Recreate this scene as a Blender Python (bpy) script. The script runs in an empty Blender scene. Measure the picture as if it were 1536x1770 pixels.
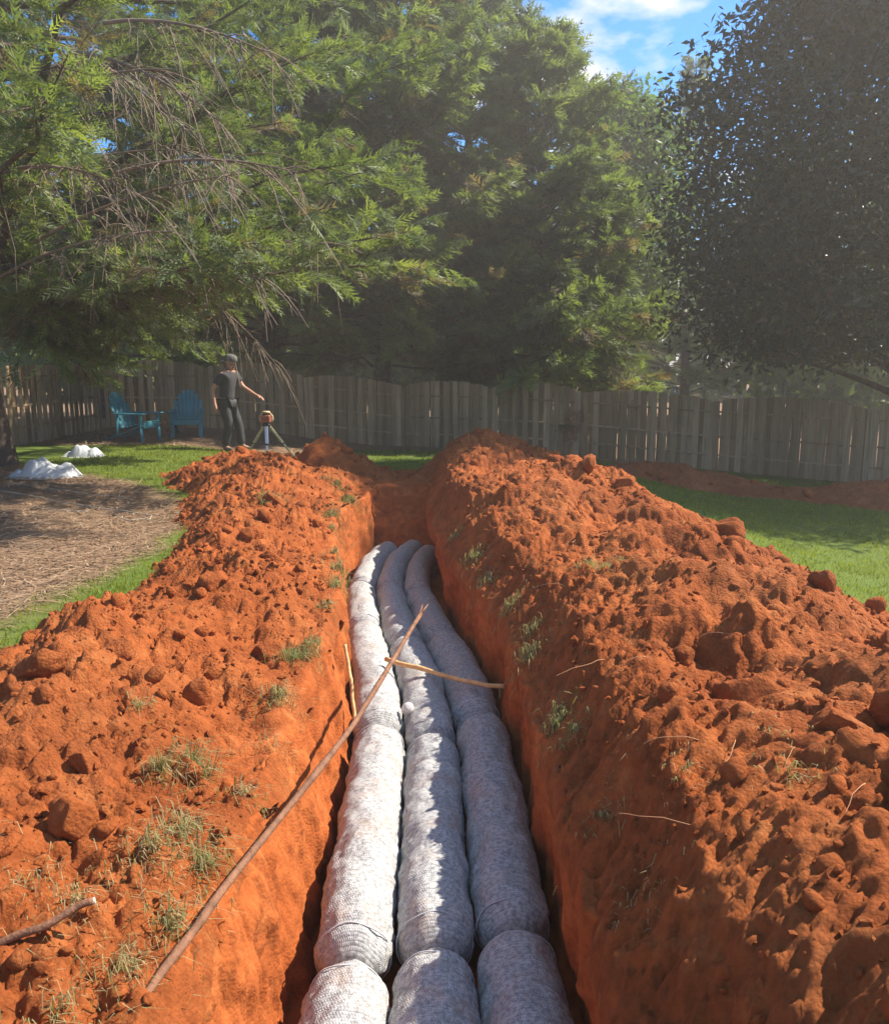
import bpy, bmesh, math, random
import numpy as np
from mathutils import Vector, Matrix

PI = math.pi
C = bpy.context.scene.collection
scn = bpy.context.scene

# ------------------------------------------------------------------ camera
CAM_Z = 1.65
cam_d = bpy.data.cameras.new('camera')
cam = bpy.data.objects.new('camera', cam_d)
C.objects.link(cam)
cam.location = (0, 0, CAM_Z)
cam.rotation_euler = (math.radians(90 - 10.2), 0, 0)
cam_d.sensor_fit = 'VERTICAL'
cam_d.sensor_height = 24.0
cam_d.lens = 24.0 * 1480 / 1770
cam_d.clip_end = 2000
cam_d.clip_start = 0.05
scn.camera = cam

# ------------------------------------------------------------------ light
SUN_AZ, SUN_EL = 69.0, 45.0      # azimuth: degrees to the right of the view direction (+Y)
sun_d = bpy.data.lights.new('sun', 'SUN')
sun_d.energy = 5.0
sun_d.angle = math.radians(0.55)
sun_d.color = (1.0, 0.93, 0.82)
sun = bpy.data.objects.new('sun', sun_d)
C.objects.link(sun)
a, e = math.radians(SUN_AZ), math.radians(SUN_EL)
SUNV = Vector((math.sin(a) * math.cos(e), math.cos(a) * math.cos(e), math.sin(e)))
sun.rotation_euler = SUNV.to_track_quat('Z', 'Y').to_euler()

world = bpy.data.worlds.new('World')
scn.world = world
world.use_nodes = True
wt = world.node_tree
wt.nodes.clear()
wo = wt.nodes.new('ShaderNodeOutputWorld')
bg = wt.nodes.new('ShaderNodeBackground')
bg.inputs['Strength'].default_value = 0.15
sky = wt.nodes.new('ShaderNodeTexSky')
sky.sky_type = 'NISHITA'
sky.sun_disc = False
sky.sun_elevation = e
sky.sun_rotation = a
sky.air_density = 1.0
sky.altitude = 1500
sky.dust_density = 0.3
sky.ozone_density = 4.0
# clouds: noise over the whole dome, projected on a flat cloud layer
tc = wt.nodes.new('ShaderNodeTexCoord')
sep = wt.nodes.new('ShaderNodeSeparateXYZ')
wt.links.new(tc.outputs['Generated'], sep.inputs[0])


def wmath(op, a_, b_=None):
    n = wt.nodes.new('ShaderNodeMath')
    n.operation = op
    for i, v in enumerate((a_, b_)):
        if v is None:
            continue
        if isinstance(v, (int, float)):
            n.inputs[i].default_value = v
        else:
            wt.links.new(v, n.inputs[i])
    return n.outputs[0]


zz = wmath('ADD', wmath('MAXIMUM', sep.outputs[2], 0.0), 0.18)
cmb = wt.nodes.new('ShaderNodeCombineXYZ')
wt.links.new(wmath('DIVIDE', sep.outputs[0], zz), cmb.inputs[0])
wt.links.new(wmath('DIVIDE', sep.outputs[1], zz), cmb.inputs[1])
cmb.inputs[2].default_value = 7.6
cn = wt.nodes.new('ShaderNodeTexNoise')
cn.inputs['Scale'].default_value = 2.1
cn.inputs['Detail'].default_value = 9
cn.inputs['Roughness'].default_value = 0.56
wt.links.new(cmb.outputs[0], cn.inputs['Vector'])
cr = wt.nodes.new('ShaderNodeValToRGB')
cr.color_ramp.elements[0].position = 0.52
cr.color_ramp.elements[1].position = 0.615
wt.links.new(cn.outputs['Fac'], cr.inputs[0])
cmix = wt.nodes.new('ShaderNodeMix')
cmix.data_type = 'RGBA'
wt.links.new(cr.outputs[0], cmix.inputs[0])
hs = wt.nodes.new('ShaderNodeHueSaturation')
hs.inputs['Saturation'].default_value = 1.38
hs.inputs['Value'].default_value = 0.82
wt.links.new(sky.outputs[0], hs.inputs['Color'])
wt.links.new(hs.outputs[0], cmix.inputs[6])
cmix.inputs[7].default_value = (3.0, 3.1, 3.3, 1)
wt.links.new(cmix.outputs[2], bg.inputs[0])
wt.links.new(bg.outputs[0], wo.inputs[0])

scn.view_settings.view_transform = 'Standard'
scn.view_settings.look = 'None'
scn.view_settings.exposure = 1.2
scn.view_settings.gamma = 1
scn.view_settings.use_curve_mapping = False
scn.render.engine = 'CYCLES'
scn.cycles.max_bounces = 7
scn.cycles.diffuse_bounces = 4
scn.cycles.transparent_max_bounces = 6

# ------------------------------------------------------------------ numpy helpers
RNG = np.random.default_rng(11)


def hsh(ix, iy, seed):
    h = (ix.astype(np.int64) * 374761393 + iy.astype(np.int64) * 668265263 + seed * 974711) & 0xFFFFFFFF
    h = ((h ^ (h >> 13)) * 1274126177) & 0xFFFFFFFF
    h = ((h ^ (h >> 16)) * 2246822519) & 0xFFFFFFFF
    h = h ^ (h >> 15)
    return (h & 0xFFFFFF) / float(0x1000000)


def noise2(x, y, seed=0):
    ix, iy = np.floor(x), np.floor(y)
    fx, fy = x - ix, y - iy
    u = fx * fx * fx * (fx * (fx * 6 - 15) + 10)
    v = fy * fy * fy * (fy * (fy * 6 - 15) + 10)

    def g(dx, dy):
        an = hsh(ix + dx, iy + dy, seed) * 2 * PI
        return np.cos(an) * (fx - dx) + np.sin(an) * (fy - dy)
    n0 = g(0, 0) * (1 - u) + g(1, 0) * u
    n1 = g(0, 1) * (1 - u) + g(1, 1) * u
    return (n0 * (1 - v) + n1 * v) * 1.5


def fbm(x, y, oct_=5, seed=0, gain=0.5):
    s, a_, f = 0, 1.0, 1.0
    for o in range(oct_):
        s = s + a_ * noise2(x * f + 17.3 * o, y * f - 9.1 * o, seed + o)
        a_ *= gain
        f *= 2.03
    return s


def clods(x, y, cell, seed, rmin=0.25, rmax=0.62, keep=0.8, flat=0.75):
    """height of angular lumps scattered one per cell, in metres"""
    X, Y = x / cell, y / cell
    X = X + 0.22 * noise2(X * 1.7, Y * 1.7, seed + 91)
    Y = Y + 0.22 * noise2(X * 1.7 + 40, Y * 1.7, seed + 92)
    ix, iy = np.floor(X), np.floor(Y)
    out = np.zeros_like(X)
    for dx in (-1, 0, 1):
        for dy in (-1, 0, 1):
            cx, cy = ix + dx, iy + dy
            px = cx + 0.1 + 0.8 * hsh(cx, cy, seed)
            py = cy + 0.1 + 0.8 * hsh(cx, cy, seed + 1)
            r = rmin + (rmax - rmin) * hsh(cx, cy, seed + 2) ** 2
            an = hsh(cx, cy, seed + 3) * PI
            k = 0.6 + 0.4 * hsh(cx, cy, seed + 4)
            on = hsh(cx, cy, seed + 5) < keep
            ex, ey = X - px, Y - py
            rx = (ex * np.cos(an) + ey * np.sin(an))
            ry = (-ex * np.sin(an) + ey * np.cos(an)) / k
            d = (np.abs(rx) ** 2.6 + np.abs(ry) ** 2.6) ** (1 / 2.6) / r
            tilt = 1 + 0.5 * (rx / r) * (hsh(cx, cy, seed + 6) - 0.5)
            h = np.where(on & (d < 1), np.sqrt(np.clip(1 - d * d, 0, 1)) * r * flat * tilt, 0)
            out = np.maximum(out, h)
    return out * cell


def S(x, a_, b_):
    t = np.clip((x - a_) / (b_ - a_), 0, 1)
    return t * t * (3 - 2 * t)


def curve(xs, ys):
    xs, ys = np.array(xs, float), np.array(ys, float)
    fx = np.linspace(xs[0], xs[-1], 400)
    fy = np.interp(fx, xs, ys)
    w = max(3, int(400 * 0.6 / (xs[-1] - xs[0])) | 1)
    fy = np.convolve(np.pad(fy, w // 2, mode='edge'), np.ones(w) / w, 'valid')
    return lambda q: np.interp(q, fx, fy)


def mk(name, V, F, mat=None, parent=None, smooth=True, attrs=None, uv=None):
    """one mesh object from arrays; F is (n,3) or (n,4)"""
    me = mesh_of(name, V, F, mat, smooth, attrs, uv)
    o = bpy.data.objects.new(name, me)
    C.objects.link(o)
    if parent is not None:
        o.parent = parent
    return o


def mesh_of(name, V, F, mat=None, smooth=True, attrs=None, uv=None):
    V = np.ascontiguousarray(V, dtype=np.float32).reshape(-1, 3)
    F = np.ascontiguousarray(F, dtype=np.int32)
    n, k = F.shape
    me = bpy.data.meshes.new(name)
    me.vertices.add(len(V))
    me.vertices.foreach_set('co', V.ravel())
    me.loops.add(n * k)
    me.loops.foreach_set('vertex_index', F.ravel())
    me.polygons.add(n)
    me.polygons.foreach_set('loop_start', np.arange(0, n * k, k, dtype=np.int32))
    me.polygons.foreach_set('loop_total', np.full(n, k, dtype=np.int32))
    me.polygons.foreach_set('use_smooth', np.full(n, smooth, dtype=bool))
    if uv is not None:
        lay = me.uv_layers.new(name='UVMap')
        lay.data.foreach_set('uv', np.ascontiguousarray(uv[F.ravel()], dtype=np.float32).ravel())
    me.update(calc_edges=True)
    if attrs:
        for an, av in attrs.items():
            at_ = me.attributes.new(an, 'FLOAT', 'POINT')
            at_.data.foreach_set('value', np.ascontiguousarray(av, dtype=np.float32))
    if mat is not None:
        me.materials.append(mat)
    return me


def grid_faces(nr, nc):
    i = np.arange(nr - 1)[:, None] * nc + np.arange(nc - 1)[None, :]
    i = i.ravel()
    return np.stack([i, i + 1, i + nc + 1, i + nc], 1)


def tag(o, label=None, cat=None, group=None, kind=None):
    if label:
        o['label'] = label
    if cat:
        o['category'] = cat
    if group:
        o['group'] = group
    if kind:
        o['kind'] = kind
    return o


def empty(name, loc=(0, 0, 0), rz=0.0):
    o = bpy.data.objects.new(name, None)
    C.objects.link(o)
    o.location = loc
    o.rotation_euler = (0, 0, rz)
    return o


class MB:
    """collects boxes, tubes and lathes into one mesh"""

    def __init__(self):
        self.v, self.f = [], []

    def add(self, V, F):
        b = len(self.v)
        self.v += [tuple(p) for p in V]
        self.f += [tuple(i + b for i in q) for q in F]
        return self

    def box(self, c, s, rot=None, taper=1.0):
        V = []
        for sz in (-1, 1):
            t = taper if sz > 0 else 1
            for sx, sy in ((-1, -1), (1, -1), (1, 1), (-1, 1)):
                p = Vector((sx * s[0] / 2 * t, sy * s[1] / 2 * t, sz * s[2] / 2))
                if rot is not None:
                    p = rot @ p
                V.append(p + Vector(c))
        return self.add(V, [(0, 3, 2, 1), (4, 5, 6, 7), (0, 1, 5, 4), (1, 2, 6, 5), (2, 3, 7, 6), (3, 0, 4, 7)])

    def bar(self, p, q, w, t, up=(0, 0, 1)):
        p, q = Vector(p), Vector(q)
        d = (q - p)
        z = d.normalized()
        x = Vector(up).cross(z)
        if x.length < 1e-4:
            x = Vector((1, 0, 0))
        x.normalize()
        y = z.cross(x)
        return self.box((p + q) / 2, (w, t, d.length), Matrix((x, y, z)).transposed())

    def tube(self, pts, rad, n=8, cap=True):
        V, F = tube(np.array(pts, float), np.array(rad, float), n)
        m = len(pts)
        F = [tuple(f) for f in F]
        if cap:
            F.append(tuple(range(n - 1, -1, -1)))
            F.append(tuple(range((m - 1) * n, m * n)))
        return self.add(V, F)

    def lathe(self, prof, n=16, c=(0, 0, 0)):
        V, F = [], []
        for r, z in prof:
            for k in range(n):
                an = 2 * PI * k / n
                V.append((c[0] + r * math.cos(an), c[1] + r * math.sin(an), c[2] + z))
        for i in range(len(prof) - 1):
            for k in range(n):
                F.append((i * n + k, i * n + (k + 1) % n, (i + 1) * n + (k + 1) % n, (i + 1) * n + k))
        F.append(tuple(range(n - 1, -1, -1)))
        F.append(tuple(range((len(prof) - 1) * n, len(prof) * n)))
        return self.add(V, F)

    def mesh(self, name, mat, smooth=False, bevel=0.0):
        me = bpy.data.meshes.new(name)
        me.from_pydata(self.v, [], self.f)
        if bevel:
            bm = bmesh.new()
            bm.from_mesh(me)
            bmesh.ops.bevel(bm, geom=bm.edges[:], offset=bevel, segments=1, affect='EDGES', clamp_overlap=True)
            bm.to_mesh(me)
            bm.free()
        me.polygons.foreach_set('use_smooth', [smooth] * len(me.polygons))
        me.materials.append(mat)
        me.update()
        return me

    def build(self, name, mat, parent=None, smooth=False, bevel=0.0):
        o = bpy.data.objects.new(name, self.mesh(name, mat, smooth, bevel))
        C.objects.link(o)
        o.parent = parent
        return o


def tube(P, R, n=6):
    P = np.asarray(P, float)
    T = np.gradient(P, axis=0)
    T /= np.linalg.norm(T, axis=1, keepdims=True) + 1e-9
    ref = np.array([0, 0, 1.0]) if abs(T[:, 2]).mean() < 0.8 else np.array([1.0, 0, 0])
    A = np.cross(T, ref)
    A /= np.linalg.norm(A, axis=1, keepdims=True) + 1e-9
    B = np.cross(T, A)
    th = np.arange(n) * 2 * PI / n
    V = P[:, None] + R[:, None, None] * (np.cos(th)[None, :, None] * A[:, None] + np.sin(th)[None, :, None] * B[:, None])
    m = len(P)
    i = np.arange(m - 1)[:, None] * n
    k = np.arange(n)[None]
    F = np.stack([i + k, i + (k + 1) % n, i + n + (k + 1) % n, i + n + k], -1).reshape(-1, 4)
    return V.reshape(-1, 3), F


class Bag:
    """collects numpy pieces with one face size"""

    def __init__(self):
        self.V, self.F, self.A, self.n = [], [], [], 0

    def add(self, V, F, att=None):
        self.V.append(np.asarray(V, np.float32))
        self.F.append(np.asarray(F, np.int64) + self.n)
        if att is not None:
            self.A.append(np.broadcast_to(np.asarray(att, np.float32), (len(V),)))
        self.n += len(V)

    def obj(self, name, mat, parent=None, smooth=True):
        V, F = np.concatenate(self.V), np.concatenate(self.F)
        at_ = {'tint': np.concatenate(self.A)} if self.A else None
        return mk(name, V, F, mat, parent, smooth, at_)


# ------------------------------------------------------------------ materials
def new_mat(name):
    m = bpy.data.materials.new(name)
    m.use_nodes = True
    nt = m.node_tree
    return m, nt, nt.nodes['Principled BSDF']


def nd(nt, typ, **kw):
    n = nt.nodes.new(typ)
    for k, v in kw.items():
        if hasattr(n, k):
            setattr(n, k, v)
        else:
            n.inputs[k].default_value = v
    return n


def ramp(nt, src, stops):
    r = nt.nodes.new('ShaderNodeValToRGB')
    el = r.color_ramp.elements
    while len(el) < len(stops):
        el.new(0.5)
    for q, (p, c) in zip(el, stops):
        q.position = p
        q.color = (*c, 1) if len(c) == 3 else c
    nt.links.new(src, r.inputs[0])
    return r.outputs[0]


def pos_noise(nt, scale, detail=6, rough=0.55, vec=None, obj=False):
    if vec is None:
        g = nt.nodes.new('ShaderNodeTexCoord' if obj else 'ShaderNodeNewGeometry')
        vec = g.outputs['Object'] if obj else g.outputs['Position']
    n = nd(nt, 'ShaderNodeTexNoise', Scale=scale, Detail=detail, Roughness=rough)
    nt.links.new(vec, n.inputs['Vector'])
    return n.outputs['Fac']


def mixc(nt, fac, a_, b_, mode='MIX'):
    n = nt.nodes.new('ShaderNodeMix')
    n.data_type = 'RGBA'
    n.blend_type = mode
    for i, v in ((0, fac), (6, a_), (7, b_)):
        if hasattr(v, 'default_value') or hasattr(v, 'is_linked'):
            nt.links.new(v, n.inputs[i])
        elif i == 0:
            n.inputs[0].default_value = v
        else:
            n.inputs[i].default_value = (*v, 1)
    return n.outputs[2]


def bump(nt, p, h, strength=0.5, dist=0.02):
    b = nd(nt, 'ShaderNodeBump', Strength=strength, Distance=dist)
    nt.links.new(h, b.inputs['Height'])
    nt.links.new(b.outputs[0], p.inputs['Normal'])
    return b


def simple(name, col, rough=0.6, var=0.25, scale=12, bmp=0.0, metal=0.0, spec=0.4, obj=False, objvar=0.0):
    m, nt, p = new_mat(name)
    f = pos_noise(nt, scale, obj=obj)
    lo = tuple(c * (1 - var) for c in col)
    hi = tuple(min(1, c * (1 + var)) for c in col)
    c = ramp(nt, f, [(0.3, lo), (0.7, hi)])
    if objvar:
        oi = nt.nodes.new('ShaderNodeObjectInfo')
        mr = nd(nt, 'ShaderNodeMapRange')
        mr.inputs['To Min'].default_value = 1 - objvar
        mr.inputs['To Max'].default_value = 1 + objvar
        nt.links.new(oi.outputs['Random'], mr.inputs[0])
        c = mixc(nt, 1.0, c, mr.outputs[0], 'MULTIPLY')
    nt.links.new(c, p.inputs['Base Color'])
    p.inputs['Roughness'].default_value = rough
    p.inputs['Metallic'].default_value = metal
    p.inputs['Specular IOR Level'].default_value = spec
    if bmp:
        bump(nt, p, pos_noise(nt, scale * 4, obj=obj), bmp, 0.01)
    return m


def clay_mat(name, dark, mid, light, fine=0.9):
    m, nt, p = new_mat(name)
    n1 = pos_noise(nt, 1.6, 5, 0.6)
    n2 = pos_noise(nt, 14, 6, 0.65)
    c1 = ramp(nt, n1, [(0.3, dark), (0.5, mid), (0.72, light)])
    c2 = ramp(nt, n2, [(0.3, (0.62, 0.6, 0.58)), (0.5, (0.95, 0.95, 0.95)), (0.72, (1.25, 1.3, 1.35))])
    c = mixc(nt, 1.0, c1, c2, 'MULTIPLY')
    n3 = pos_noise(nt, 0.75, 4, 0.6)
    c = mixc(nt, ramp(nt, n3, [(0.53, (0, 0, 0)), (0.76, (0.45, 0.45, 0.45))]), c, tuple(q * f for q, f in zip(mid, (0.72, 1.05, 1.6))))
    n4 = pos_noise(nt, 5.0, 5, 0.7)
    c = mixc(nt, ramp(nt, n4, [(0.54, (0, 0, 0)), (0.72, (0.6, 0.6, 0.6))]), c, tuple(min(1, q * f) for q, f in zip(light, (1.15, 1.45, 1.7))))
    nt.links.new(c, p.inputs['Base Color'])
    p.inputs['Roughness'].default_value = 0.95
    p.inputs['Specular IOR Level'].default_value = 0.15
    g = nt.nodes.new('ShaderNodeNewGeometry')
    vor = nd(nt, 'ShaderNodeTexVoronoi', Scale=70.0)
    nt.links.new(g.outputs['Position'], vor.inputs['Vector'])
    fn = pos_noise(nt, 55, 8, 0.75)
    ad = nd(nt, 'ShaderNodeMath', operation='SUBTRACT')
    nt.links.new(fn, ad.inputs[0])
    ml = nd(nt, 'ShaderNodeMath', operation='MULTIPLY')
    ml.inputs[1].default_value = 0.5
    nt.links.new(vor.outputs['Distance'], ml.inputs[0])
    nt.links.new(ml.outputs[0], ad.inputs[1])
    bump(nt, p, ad.outputs[0], fine, 0.018)
    return m


M = {}
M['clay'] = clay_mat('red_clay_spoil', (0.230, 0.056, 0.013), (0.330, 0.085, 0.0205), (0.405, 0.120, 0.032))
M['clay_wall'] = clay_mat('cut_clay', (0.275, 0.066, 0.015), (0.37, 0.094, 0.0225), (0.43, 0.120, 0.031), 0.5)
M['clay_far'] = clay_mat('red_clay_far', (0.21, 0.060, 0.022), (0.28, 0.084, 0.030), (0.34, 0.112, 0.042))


def leaf_mat(name, stops, trans=0.35, tcol=(1.25, 1.3, 0.5), rough=0.55, spec=0.3):
    m, nt, p = new_mat(name)
    at_ = nt.nodes.new('ShaderNodeAttribute')
    at_.attribute_name = 'tint'
    c = ramp(nt, at_.outputs['Fac'], stops)
    nt.links.new(c, p.inputs['Base Color'])
    p.inputs['Roughness'].default_value = rough
    p.inputs['Specular IOR Level'].default_value = spec
    tr = nt.nodes.new('ShaderNodeBsdfTranslucent')
    tcn = mixc(nt, 1.0, c, tcol, 'MULTIPLY')
    nt.links.new(tcn, tr.inputs[0])
    mx = nt.nodes.new('ShaderNodeMixShader')
    mx.inputs[0].default_value = trans
    nt.links.new(p.outputs[0], mx.inputs[1])
    nt.links.new(tr.outputs[0], mx.inputs[2])
    nt.links.new(mx.outputs[0], nt.nodes['Material Output'].inputs[0])
    return m


M['cypress'] = leaf_mat('cypress_foliage', [(0.0, (0.095, 0.130, 0.058)), (0.35, (0.150, 0.195, 0.080)), (0.6, (0.205, 0.255, 0.095)),
                                            (0.78, (0.260, 0.305, 0.105)), (0.82, (0.15, 0.115, 0.075)), (1.0, (0.24, 0.19, 0.125))], 0.45)
M['magnolia'] = leaf_mat('magnolia_leaves', [(0.0, (0.030, 0.042, 0.020)), (0.5, (0.050, 0.064, 0.030)), (0.8, (0.075, 0.078, 0.036)), (1.0, (0.16, 0.085, 0.04))], 0.25, rough=0.4, spec=0.4)
M['broadleaf'] = leaf_mat('broad_leaves', [(0.0, (0.06, 0.11, 0.02)), (0.5, (0.10, 0.17, 0.03)), (1.0, (0.17, 0.22, 0.05))], 0.5)
M['grass'] = leaf_mat('grass_blades', [(0.0, (0.10, 0.13, 0.010)), (0.5, (0.20, 0.235, 0.012)), (0.8, (0.29, 0.30, 0.02)), (1.0, (0.30, 0.27, 0.12))], 0.45)
M['dry_grass'] = leaf_mat('sod_blades', [(0.0, (0.12, 0.15, 0.05)), (0.5, (0.24, 0.24, 0.10)), (1.0, (0.42, 0.33, 0.17))], 0.35)
M['straw'] = leaf_mat('pine_straw', [(0.0, (0.13, 0.075, 0.045)), (0.5, (0.29, 0.175, 0.10)), (1.0, (0.52, 0.37, 0.23))], 0.1)
M['bark'] = simple('cypress_bark', (0.105, 0.070, 0.050), 0.9, 0.45, 9, 0.8)
M['twig'] = simple('dead_twigs', (0.20, 0.145, 0.10), 0.85, 0.35, 5)
M['stick'] = simple('stick_bark', (0.20, 0.09, 0.045), 0.8, 0.4, 22, 0.6)
M['stick_pale'] = simple('peeled_stick', (0.62, 0.37, 0.15), 0.6, 0.3, 18, 0.3)
M['root'] = simple('pale_roots', (0.42, 0.20, 0.09), 0.8, 0.3, 12)


# ------------------------------------------------------------------ the lie of the land
def ground_z(x, y):
    a_ = 0.5 * S(y, 11, 20) * S(x, -6, -1)
    b_ = 0.55 * S(x, 1.5, 5) + 0.2 * S(x, 4, 9)
    return -(a_ + b_ * (1 - a_ / 0.8)) + 0.02 * fbm(x * 0.5, y * 0.5, 3, 5)


def gz(x, y):
    return float(ground_z(np.array([x], float), np.array([y], float))[0])


Y_END = 10.55
LIP_L = curve([-3, 1, 3.4, 5, 6.3, 7, 8.2, 9.3, 10.6, 16], [-.70, -.72, -.73, -.74, -.78, -.92, -1.10, -1.16, -.88, -.85])
LIP_R = curve([-3, 1, 3.4, 4.7, 5.65, 6.5, 7.3, 8.65, 10.6, 16], [.47, .47, .45, .42, .33, .17, .03, -.14, -.2, -.2])
BOT_L = curve([-3, 1, 4.7, 5.65, 6.9, 8.2, 9.3, 10.6], [-.5, -.5, -.57, -.66, -.88, -1.05, -1.05, -.84])
BOT_R = curve([-3, 1, 4.7, 5.65, 6.9, 8.2, 9.3, 10.6], [.5, .49, .45, .36, .16, .05, .12, .3])
XC = curve([-3, 2.5, 4.7, 5.65, 6.9, 8.2, 9.3, 10.0, 10.6], [-.02, -.03, -.07, -.16, -.38, -.55, -.55, -.42, -.2])
FLOOR = -0.80

# ---- ground: one sheet to the horizon, open over the trench
fx = np.concatenate([np.arange(-13, -2.5, 0.25), np.arange(-2.5, 1.5, 0.1), np.arange(1.5, 16.01, 0.25)])
fy = np.concatenate([np.arange(-4, 12, 0.1), np.arange(12, 26.01, 0.25)])
gx = np.concatenate([[-400, -150, -60, -30, -20, -16], fx, [20, 26, 40, 80, 180, 420]])
gy = np.concatenate([[-120, -40, -15, -8], fy, [30, 38, 50, 80, 160, 420]])
GX, GY = np.meshgrid(gx, gy)
GZ = ground_z(GX, GY) + 0.012 * noise2(GX * 2.2, GY * 2.2, 3)


def mulch_mask(x, y):
    n = 0.35 * fbm(x * 0.8, y * 0.8, 4, 21)
    edge = np.interp(y, [0, 4.5, 5.5, 7.3, 8.6, 10.5, 11.5, 13, 15], [-2.6, -2.8, -2.75, -2.55, -2.6, -3.4, -4.4, -6.2, -9])
    m1 = S(edge - x + n * 0.5, -0.15, 0.15)
    m2 = S(16.6 - y + n, 0.3, -0.3) * S(-1.8 - x + n, -0.2, 0.6) * S(y, 16.2, 16.8)
    m3 = S(y - (20.0 - 0.35 * np.clip(x, 0, 20)) + n, -0.2, 0.5)
    return np.clip(np.maximum(np.maximum(m1, m2), m3), 0, 1)


mm = mulch_mask(GX, GY)


def soil_mask(x, y):
    n = 0.25 * fbm(x * 1.4, y * 1.4, 3, 29)
    dl = LIP_L(np.clip(y, -3, 16)) - x
    dr = x - LIP_R(np.clip(y, -3, 16))
    w_l = np.interp(y, [0, 4.84, 5.5, 8.65, 10, 12.9], [1.8, 1.6, 1.2, 1.3, 1.8, 2.6])
    m_ = S(w_l - dl + n, -0.05, 0.25) * S(2.7 - dr + n, -0.05, 0.25) * S(13.6 - y + n, -0.1, 0.3)
    return np.clip(m_, 0, 1)


sm_ = soil_mask(GX, GY)
GZ = GZ - 0.13 * sm_ * S(GY, 11.6, 10.8)
V = np.stack([GX, GY, GZ], -1).reshape(-1, 3)
F = grid_faces(len(gy), len(gx))
cx = V[F].mean(1)
inside = (cx[:, 0] > LIP_L(cx[:, 1]) - 0.06) & (cx[:, 0] < LIP_R(cx[:, 1]) + 0.06) & (cx[:, 1] > -3) & (cx[:, 1] < Y_END + 0.7)
F = F[~inside]

m, nt, p = new_mat('lawn_and_mulch')
at_ = nd(nt, 'ShaderNodeAttribute')
at_.attribute_name = 'mulch'
n1 = pos_noise(nt, 30, 6, 0.7)
n2 = pos_noise(nt, 1.3, 4, 0.6)
lawn = mixc(nt, n2, ramp(nt, n1, [(0.3, (0.05, 0.08, 0.014)), (0.7, (0.11, 0.165, 0.025))]), (0.13, 0.17, 0.035))
g_ = nt.nodes.new('ShaderNodeNewGeometry')
mp = nd(nt, 'ShaderNodeMapping')
mp.inputs['Scale'].default_value = (14, 55, 14)
mp.inputs['Rotation'].default_value = (0, 0, 0.25)
nt.links.new(g_.outputs['Position'], mp.inputs[0])
ns = pos_noise(nt, 1.0, 5, 0.7, vec=mp.outputs[0])
mul = ramp(nt, ns, [(0.25, (0.11, 0.066, 0.04)), (0.5, (0.24, 0.15, 0.092)), (0.72, (0.44, 0.31, 0.19))])
at2 = nd(nt, 'ShaderNodeAttribute')
at2.attribute_name = 'soil'
soilc = ramp(nt, n1, [(0.3, (0.23, 0.055, 0.015)), (0.7, (0.37, 0.105, 0.03))])
nt.links.new(mixc(nt, at2.outputs['Fac'], mixc(nt, at_.outputs['Fac'], lawn, mul), soilc), p.inputs['Base Color'])
p.inputs['Roughness'].default_value = 0.95
p.inputs['Specular IOR Level'].default_value = 0.1
bump(nt, p, ns, 0.7, 0.02)
ground = mk('ground', V, F, m, attrs={'mulch': mm.ravel(), 'soil': sm_.ravel()})
tag(ground, kind='structure')

# ---- trench: cut clay walls and floor in one sheet, with a small rim over the ground
ys = np.concatenate([-3 + 0 * np.array([0.0]), np.geomspace(1.0, Y_END, 430) - 0.0])
ys = np.concatenate([[-3.0, -2.0, -1.0, 0, 0.5], np.geomspace(1.0, Y_END - 0.25, 430)])
ns_rim, ns_w, ns_f = 6, 46, 8
rows = []
s_par = []
for y in ys:
    l, r, bl, br = LIP_L(y), LIP_R(y), BOT_L(y), BOT_R(y)
    zf = FLOOR
    tl = np.linspace(0, 1, ns_w)
    pl = np.stack([l + (bl - l) * tl ** 0.8, np.full(ns_w, y), zf * tl], 1)
    pr = np.stack([br + (r - br) * tl, np.full(ns_w, y), zf * (1 - tl)], 1)
    rim_l = np.stack([np.linspace(l - 0.25, l - 0.02, ns_rim), np.full(ns_rim, y), np.linspace(-0.06, 0.0, ns_rim)], 1)
    rim_r = np.stack([np.linspace(r + 0.02, r + 0.25, ns_rim), np.full(ns_rim, y), np.linspace(0.0, -0.06, ns_rim)], 1)
    fl = np.stack([np.linspace(bl, br, ns_f + 2)[1:-1], np.full(ns_f, y), np.full(ns_f, zf)], 1)
    rows.append(np.concatenate([rim_l, pl, fl, pr, rim_r]))
# end wall: repeat the last section, lifting everything that lies under the rim
last = rows[-1]
for t in np.linspace(0.02, 1, 60):
    q = last.copy()
    q[:, 1] = Y_END - 0.25 + 0.02 + 0.62 * t ** 1.25
    q[:, 2] = np.maximum(q[:, 2], FLOOR * (1 - t))
    rows.append(q)
for dy_, z_ in ((0.25, 0.03), (0.5, 0.02), (0.8, -0.02), (1.1, -0.10)):
    q = last.copy()
    q[:, 1] = Y_END + 0.39 + dy_
    q[:, 2] = z_
    rows.append(q)
T = np.array(rows)
nr, nc = T.shape[:2]
X, Y, Z = T[..., 0], T[..., 1], T[..., 2]
wl = np.zeros(nc)
wl[ns_rim:ns_rim + ns_w] = 1
wr = np.zeros(nc)
wr[ns_rim + ns_w + ns_f:ns_rim + 2 * ns_w + ns_f] = 1
dz = np.clip(-Z / 0.8, 0, 1)
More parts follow.
